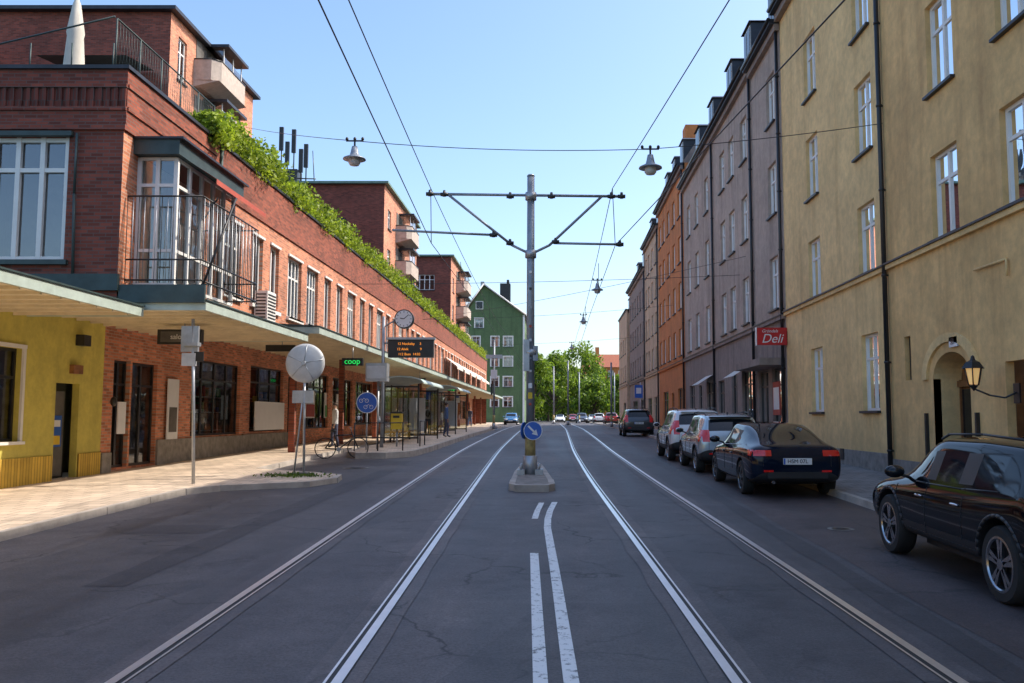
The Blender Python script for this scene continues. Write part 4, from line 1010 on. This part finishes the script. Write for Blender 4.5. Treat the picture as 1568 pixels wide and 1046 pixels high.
    mb.box(px-.03,px+.05,-.27,.27,spec['plate']-.06,spec['plate']+.06,'signwhite')
    mb.box(px-.034,px-.03,.235,.265,spec['plate']-.055,spec['plate']+.055,'blue')
    h=end(0,.45,-1); bx=h.x if h else 0
    mb.box(bx-.02,bx+.06,-w*.62,w*.62,.38,.50,'trim')
    for sd in (-1,1): mb.box(bx-.03,bx+.03,sd*w*.60-.09,sd*w*.60+.09,.5,.535,'tail')
    h=end(0,.48,1); fx=h.x if h else L
    mb.box(fx-.06,fx+.01,-.5,.5,.36,.56,'trim'); mb.box(fx+.01,fx+.025,-.26,.26,.46,.57,'signwhite')
    for sd in (-1,1):
        pts=[]
        for i in range(8):
            z=.60+i*.05; h=end(sd*w*.70,z,-1)
            if h: pts.append((h.x-.001,h.y,h.z))
        if len(pts)>1: mb.tube(pts,.004,'groove',4)
    if spec['rails']:
        mb.box(.34,.55,-.54,.54,st[3][3]-.03,st[3][3]-.005,pm if spec['kind']=='suv' else 'trim')
        mb.ell((.85,0,st[5][3]),(.08,.02,.05),'trim',6)
    mb.cyl((.2,.45,.3),(.02,.45,.3),.03,.03,'chrome',8)
    mb.finish('fittings',par)
    mw=MB()
    for ax in spec['ax']:
        for sd in (-1,1): wheel(mw,ax,sd*(w-.125),sd,r,rimc)
    mw.finish('wheels',par,sharp=35)
    mu=MB(); mu.box(.5+r,L-1.4,-w*.7,w*.7,.2,.32,'trim'); mu.finish('underbody',par)
    if plate: text(plate,.105,(px-.034,0,spec['plate']),RS,'frame_d',par,'plate_lettering')
    yc=y+L/2
    slope=(g(yc+1.3)-g(yc-1.3))/2.6
    par.matrix_world=Matrix.Translation((x,yc,(g(yc+1.35)+g(yc-1.35))/2+.002))@Matrix.Rotation(math.atan(slope),4,'X')@Matrix.Rotation(math.pi/2 if facing>0 else -math.pi/2,4,'Z')@Matrix.Translation((-L/2,0,0))
    return par
car(4.98,7.45,CRO,P_black,plate='DRT 51K')
car(4.58,16.9,SED,P_ink,plate='HSM 07L',rimc='rim_d')
car(4.52,22.6,HAT,P_silver,plate='KEW 20C')
car(4.45,27.4,SUV,P_white,plate='PLB 84T')
car(4.85,52,SUV,P_grey,plate='AOZ 33D')
car(-5.7,110,HAT,P_blue,-1,'car'); car(.6,150,SED,P_white,-1,'car'); car(6.3,130,HAT,P_white,1); car(7,112,HAT,P_redc,1); car(4.0,138,SUV,P_grey,-1,'car'); car(6,143,SED,P_white,-1)
car(3.0,160,HAT,P_redc,-1,'car')

# ---------------------------------------------------------------- left street furniture
gp=lambda y:g(y)+.12
mb=MB(); y=18.7
mb.cyl((-7.62,y,gp(y)-.05),(-7.75,y,4.0),.035,.035,'galv',10)
mb.box(-7.98,-7.62,y-.03,y+.05,3.3,3.85,'galv'); mb.box(-7.95,-7.66,y-.04,y+.04,3.0,3.27,'disc'); mb.box(-7.9,-7.6,y-.1,y+.1,3.42,3.5,'galv'); mb.box(-7.72,-7.5,y-.02,y+.02,3.1,3.3,'frame_d')
mb.finish('traffic_sign')
mb=MB(); x,y=-6.0,21.0
mb.cyl((x+.04,y,gp(y)-.05),(x-.02,y+.04,3.3),.03,.03,'galv',8); mb.cyl((x-.2,y,gp(y)-.05),(x-.02,y+.03,2.6),.022,.022,'galv',8)
mb.lathe([(.001,-.07),(.2,-.065),(.40,-.03),(.46,0),(.47,.03)],'disc',(x,y,3.2),'y',n=36)
for i in range(5):
    a=i*2*math.pi/5+.2; mb.cyl((x,y-.085,3.2),(x+.44*math.cos(a),y-.03,3.2+.44*math.sin(a)),.01,.01,'galv',5)
mb.cyl((x,y-.12,3.2),(x,y-.05,3.2),.05,.05,'galv',10)
mb.box(x-.28,x+.22,y+.0,y+.03,2.25,2.55,'galv'); mb.box(x-.1,x+.14,y-.12,y+.12,gp(y),gp(y)+.06,'stone'); mb.finish('traffic_mirror')
mb=MB(); x,y=-6.65,31.0; mb.cyl((x,y+.05,g(y)+.15),(x,y+.05,2.85),.03,.03,'galv',8); signdisc(mb,(x,y,2.43),.37,'blue')
for dz,dx in ((.1,-.1),(-.12,.06)):
    for q in (-.1,.1): mb.lathe([(.055,-.008),(.07,-.008)],'signwhite',(x+dx+q,y,2.43+dz-.03),'y',n=14)
    mb.tube([(x+dx-.1,y-.01,2.43+dz-.03),(x+dx,y-.01,2.43+dz+.06),(x+dx+.1,y-.01,2.43+dz-.03)],.008,'signwhite',4)
mb.finish('bicycle_path_sign')
mb=MB(); x,y=-6.5,33.0
mb.cyl((x,y,g(y)+.15),(x,y,5.7),.07,.06,'pole',12); mb.cyl((x,y,5.3),(x+.75,y,5.75),.03,.03,'pole',8)
mb.cyl((x+.78,y-.12,5.6),(x+.78,y+.12,5.6),.36,.36,'frame_d',32); mb.cyl((x+.78,y-.13,5.6),(x+.78,y-.12,5.6),.32,.32,'signwhite',32)
for i in range(12):
    a=i*math.pi/6; mb.tube([(x+.78+.24*math.cos(a),y-.135,5.6+.24*math.sin(a)),(x+.78+.29*math.cos(a),y-.135,5.6+.29*math.sin(a))],.012,'black',4)
mb.tube([(x+.78,y-.137,5.6),(x+.78+.18,y-.137,5.6+.16)],.013,'black',4); mb.tube([(x+.78,y-.137,5.6),(x+.78-.14,y-.137,5.6+.03)],.016,'black',4)
mb.finish('street_clock')
mb=MB(); mb.box(-6.3,-4.6,y-.12,y+.12,4.15,4.82,'black'); mb.box(-6.35,-4.55,y-.2,y+.16,4.82,4.9,'galv'); mb.cyl((-6.45,y,4.7),(-6.3,y,4.7),.04,.04,'galv',6)
o=mb.finish('departure_board'); text('12 Nockeby     3',.13,(-5.5,y-.125,4.66),RX,'led_o',o); text('12 Alvik            9',.13,(-5.5,y-.125,4.46),RX,'led_o',o); text('112 Buss  14:02',.13,(-5.5,y-.125,4.27),RX,'led_o',o)
mb=MB(); mb.box(-6.8,-6.05,31.4,31.9,3.2,3.85,'galv'); mb.box(-6.75,-6.1,31.38,31.4,3.3,3.75,'disc'); mb.cyl((-6.4,31.7,g(31)+.15),(-6.4,31.7,3.2),.04,.04,'galv',8); mb.finish('ticket_machine')
for (x,y,z,s) in ((-7.05,30.4,3.83,1),(-7.2,60,3.85,1.15),(-7.3,47,3.9,.9)):
    mb=MB(); mb.box(x-.36*s,x+.36*s,y,y+.14,z-.13*s,z+.13*s,'black'); mb.cyl((x,y+.07,z+.13*s),(x,y+.07,z+.5),.015,.015,'galv',5)
    o=mb.finish('shop_sign'); text('coop',.27*s,(x,y-.004,z+.01),RX,'led_g',o)
mb=MB(); mb.box(-9.5,-8.45,20.9,21.05,3.65,4.0,'black'); mb.box(-9.42,-8.53,20.89,20.9,3.7,3.95,'interior'); mb.cyl((-8.9,21,4),(-8.9,21,4.2),.02,.02,'galv',6)
o=mb.finish('shop_sign'); text('salong',.17,(-8.97,20.885,3.82),RX,'signwhite',o)
mb=MB(); mb.box(-9.0,-8.1,27.2,27.3,3.95,4.15,'black'); mb.cyl((-8.5,27.25,4.15),(-8.5,27.25,4.4),.015,.015,'galv',5); mb.finish('shop_sign')
def shelter(x0,x1,y0,y1):
    mb=MB(); zb=g(y0)+.2; zt=zb+2.45
    for x in (x0,x1):
        n=int((y1-y0)/1.4)
        for i in range(n+1):
            y=y0+(y1-y0)*i/n
            if x==x0 or i in (0,n): mb.box(x-.03,x+.03,y-.03,y+.03,zb,zt,'frame_d')
    mb.face([(x0,y0,zb+.25),(x0,y1,zb+.25),(x0,y1,zt-.1),(x0,y0,zt-.1)],'glass_s')
    for y in (y0,y1): mb.face([(x0,y,zb+.25),(x1,y,zb+.25),(x1,y,zt-.1),(x0,y,zt-.1)],'glass_s'); mb.box(x0,x1,y-.02,y+.02,zb+.2,zb+.27,'frame_d'); mb.box(x0,x1,y-.02,y+.02,zt-.15,zt-.08,'frame_d')
    n=6
    for i in range(n):
        a0,a1=math.pi*i/n,math.pi*(i+1)/n; cx=(x0+x1)/2; rx=(x1-x0)/2+.25
        p=lambda a:(cx-rx*math.cos(a),zt+.28*math.sin(a))
        (xa,za),(xb,zb_)=p(a0),p(a1)
        mb.hexa([(xa,y0-.3,za),(xb,y0-.3,zb_),(xb,y1+.3,zb_),(xa,y1+.3,za),(xa,y0-.3,za+.05),(xb,y0-.3,zb_+.05),(xb,y1+.3,zb_+.05),(xa,y1+.3,za+.05)],'fascia')
    mb.box(x0+.1,x0+.5,y0+.8,y1-.8,zb+.42,zb+.47,'wood')
    for y in (y0+1,y1-1): mb.box(x0+.2,x0+.26,y,y+.06,zb,zb+.42,'frame_d')
    mb.box(x0+.05,x1-.6,y1-.08,y1-.02,zb+.4,zb+2.0,'signwhite')
    return mb.finish('bus_shelter')
shelter(-7.1,-5.7,36.5,42.5); shelter(-7.1,-5.7,50,56)
mb=MB(); 
for x,y in ((-6.9,30.3),(-6.1,30.3),(-5.3,30.6),(-5.2,33.8),(-5.2,35)): mb.cyl((x,y,g(y)+.15),(x,y,g(y)+1.15),.025,.025,'frame_d',8)
for a,b in (((-6.9,30.3),(-5.3,30.6)),((-5.2,33.8),(-5.2,35)),):
    for h in (.65,1.15): mb.cyl((*a,g(a[1])+h),(*b,g(b[1])+h),.022,.022,'frame_d',6)
mb.finish('platform_railing')
mb=MB(); x,y=-6.05,33.6; z=g(y)+.2; mb.box(x-.2,x+.2,y-.17,y+.17,z+.65,z+1.25,'yel'); mb.box(x-.22,x+.22,y-.2,y+.2,z+1.25,z+1.32,'black'); mb.cyl((x,y,z),(x,y,z+.65),.04,.04,'galv',8); mb.box(x-.12,x+.12,y-.18,y-.17,z+1.08,z+1.17,'black'); mb.finish('litter_bin')
for (x,y) in ((-7.6,40.5),(-7.9,55),(-8.1,72)):
    mb=MB(); z=g(y)+.12; mb.cyl((x,y,z),(x,y,z+2.9),.035,.035,'galv',8); mb.box(x-.22,x+.22,y-.03,y,z+2.1,z+2.8,'signwhite' if y!=55 else 'blue'); mb.box(x-.16,x+.16,y-.035,y-.03,z+2.5,z+2.7,'blue'); mb.finish('bus_stop_sign')
mb=MB(); mb.cyl((5.9,62,gp(62)),(5.9,62,4.4),.035,.035,'galv',8); mb.box(5.5,6.05,61.95,61.99,3.3,4.2,'blue'); mb.box(5.6,5.95,61.94,61.95,3.6,4.0,'signwhite'); mb.finish('parking_sign')
mb=MB(); bx,by=-7.55,29.0; bz=g(by)+.01
ang=math.radians(20); ca,sa=math.cos(ang),math.sin(ang)
def B(u,z,s=0): return (bx+u*ca-s*sa,by+u*sa+s*ca,bz+z)
for u in (0,1.05):
    n=28; pts=[B(u+.33*math.cos(2*math.pi*i/n),.34+.33*math.sin(2*math.pi*i/n)) for i in range(n+1)]; mb.tube(pts,.018,'rubber',6)
    for i in range(12): mb.cyl(B(u,.34),B(u+.32*math.cos(i*math.pi/6),.34+.32*math.sin(i*math.pi/6)),.0025,.0025,'galv',3)
for a,b in (((0,.34),(.25,.72)),((0,.34),(.42,.30)),((.42,.30),(.27,.86)),((.27,.74),(.85,.78)),((.42,.30),(.87,.66)),((.83,.86),(1.05,.34))): mb.cyl(B(*a),B(*b),.02,.02,'black',7)
mb.tube([B(.83,.86),B(.81,1.0),B(.78,1.02,.25)],.012,'galv',6); mb.tube([B(.81,1.0),B(.78,1.02,-.25)],.012,'galv',6); mb.ell(B(.25,.9),(.12,.07,.035),'black',8); mb.cyl(B(.42,.30,-.06),B(.42,.30,.06),.07,.07,'galv',14); mb.tube([B(.9,.75),B(1.2,.75,.1),B(1.2,.95,.1)],.01,'black',5); mb.finish('bicycle')

# ---------------------------------------------------------------- people
def person(x,y,head,top,bottom,stride=.12,bag=False,base=.12):
    J=dict(pel=((0,0,.95),(.15,.11)),spi=((0,0,1.14),(.13,.10)),che=((0,.0,1.34),(.165,.115)),nec=((0,.01,1.50),(.055,.055)),hd=((0,.03,1.60),(.082,.095)),ht=((0,.025,1.70),(.072,.085)))
    E=[('pel','spi'),('spi','che'),('che','nec'),('nec','hd'),('hd','ht')]
    for s,n in ((-1,'l'),(1,'r')):
        st=stride*s
        J['sh'+n]=((s*.17,0,1.42),(.062,.062)); J['el'+n]=((s*.225,-.02-st*.5,1.14),(.046,.046)); J['wr'+n]=((s*.235,.06-st*.9,.90),(.03,.03)); J['ha'+n]=((s*.23,.08-st*1.0,.84),(.034,.022))
        J['hp'+n]=((s*.09,0,.88),(.095,.095)); J['kn'+n]=((s*.10,.03+st*.7,.50),(.062,.062)); J['an'+n]=((s*.10,-.03+st*1.4,.10),(.042,.045)); J['to'+n]=((s*.115,.13+st*1.4,.045),(.042,.034))
        E+=[('che','sh'+n),('sh'+n,'el'+n),('el'+n,'wr'+n),('wr'+n,'ha'+n),('pel','hp'+n),('hp'+n,'kn'+n),('kn'+n,'an'+n),('an'+n,'to'+n)]
    ks=list(J); me=bpy.data.meshes.new('sk'); me.from_pydata([J[k][0] for k in ks],[(ks.index(a),ks.index(b)) for a,b in E],[])
    o=bpy.data.objects.new('sk',me); scene.collection.objects.link(o)
    o.modifiers.new('k','SKIN')
    for i,k in enumerate(ks): me.skin_vertices[0].data[i].radius=J[k][1]; me.skin_vertices[0].data[i].use_root=(k=='pel')
    s=o.modifiers.new('s','SUBSURF'); s.levels=2; s.render_levels=2
    bm_=evalmesh(o); bpy.data.objects.remove(o)
    def mf(p):
        c=p.center
        if c.z>1.50: return 'skin'
        if abs(c.x)>.17 and c.z<.915: return 'skin'
        if c.z<.11: return 'black'
        if c.z>.93: return top
        return bottom
    mb=MB(); mb.addmesh(bm_,mf)
    mb.ell((0,.0,1.665),(.088,.100,.085),'hair',10); mb.ell((0,.125,1.61),(.012,.02,.018),'skin',6)
    for q in (-1,1): mb.ell((q*.03,.112,1.635),(.011,.008,.007),'black',5); mb.ell((q*.085,.02,1.61),(.012,.02,.028),'skin',6)
    mb.ell((0,.115,1.565),(.024,.008,.006),'redcloth',5)
    for s_,n in ((-1,'l'),(1,'r')):
        h=Vector(J['ha'+n][0])
        for i in range(4):
            p=h+Vector((0,(i-1.5)*.017,-.02)); q=p+Vector((-s_*.004,.004,-.038)); t=q+Vector((-s_*.012,.004,-.03+.004*abs(i-1))); mb.cyl(p,q,.009,.008,'skin',6); mb.cyl(q,t,.008,.006,'skin',6)
        p=h+Vector((-s_*.01,.03,.0)); mb.tube([p,p+Vector((-s_*.012,.02,-.03)),p+Vector((-s_*.014,.02,-.055))],.009,'skin',6)
    if bag: mb.ell((0,-.17,1.25),(.14,.09,.22),'black',10)
    ob=mb.finish('person'); ob.location=(x,y,g(y)+base); ob.rotation_euler=(0,0,head); return ob
A['navy']=M('navy_cloth',(.07,.08,.13),.9,var=.2); A['tan']=M('tan_jacket',(.42,.30,.18),.9,var=.2); A['denim']=M('denim',(.09,.15,.28),.9,var=.2); A['whitecloth']=M('white_shirt',(.7,.7,.68),.9,var=.1)
person(-8.55,34.2,2.2,'whitecloth','navy',.06); person(-7.65,52.5,0.2,'whitecloth','navy',.2,True); person(-8.2,84,3.0,'navy','denim',.2); person(-8.5,86,3.1,'tan','navy',.15); person(-8.3,46,1.5,'tan','denim',.15)
person(-5.5,44.2,-1.2,'denim','navy',.05,base=.2)

# ---------------------------------------------------------------- light, sky, camera
D=Vector((1,.2,1.08)).normalized()
sun=bpy.data.lights.new('sun','SUN'); sun.energy=5.0; sun.angle=math.radians(.5); sun.color=(1,.91,.78)
so=bpy.data.objects.new('sun',sun); so.rotation_euler=D.to_track_quat('Z','Y').to_euler(); scene.collection.objects.link(so)
w=bpy.data.worlds.new('World'); scene.world=w; w.use_nodes=True; nt=w.node_tree
sky=nt.nodes.new('ShaderNodeTexSky'); sky.sky_type='NISHITA'; sky.sun_disc=False
sky.sun_elevation=math.asin(D.z); sky.sun_rotation=math.atan2(D.x,D.y); sky.air_density=1.0; sky.dust_density=2.4; sky.ozone_density=1.6
hs=nt.nodes.new('ShaderNodeHueSaturation'); hs.inputs['Saturation'].default_value=1.12; hs.inputs['Value'].default_value=2.1
nt.links.new(sky.outputs[0],hs.inputs['Color']); nt.links.new(hs.outputs[0],nt.nodes['Background'].inputs[0]); nt.nodes['Background'].inputs[1].default_value=.15
cam=bpy.data.cameras.new('camera'); co=bpy.data.objects.new('camera',cam); scene.collection.objects.link(co); scene.camera=co
co.location=(0,0,1.9); co.rotation_euler=(math.radians(90+4.95),0,0)
cam.sensor_width=36; cam.lens=31.0; cam.shift_x=-68/1568; cam.clip_start=.1; cam.clip_end=3000
scene.view_settings.view_transform='Standard'; scene.view_settings.look='None'; scene.view_settings.exposure=0
print('polys',sum(len(m.polygons) for m in bpy.data.meshes))
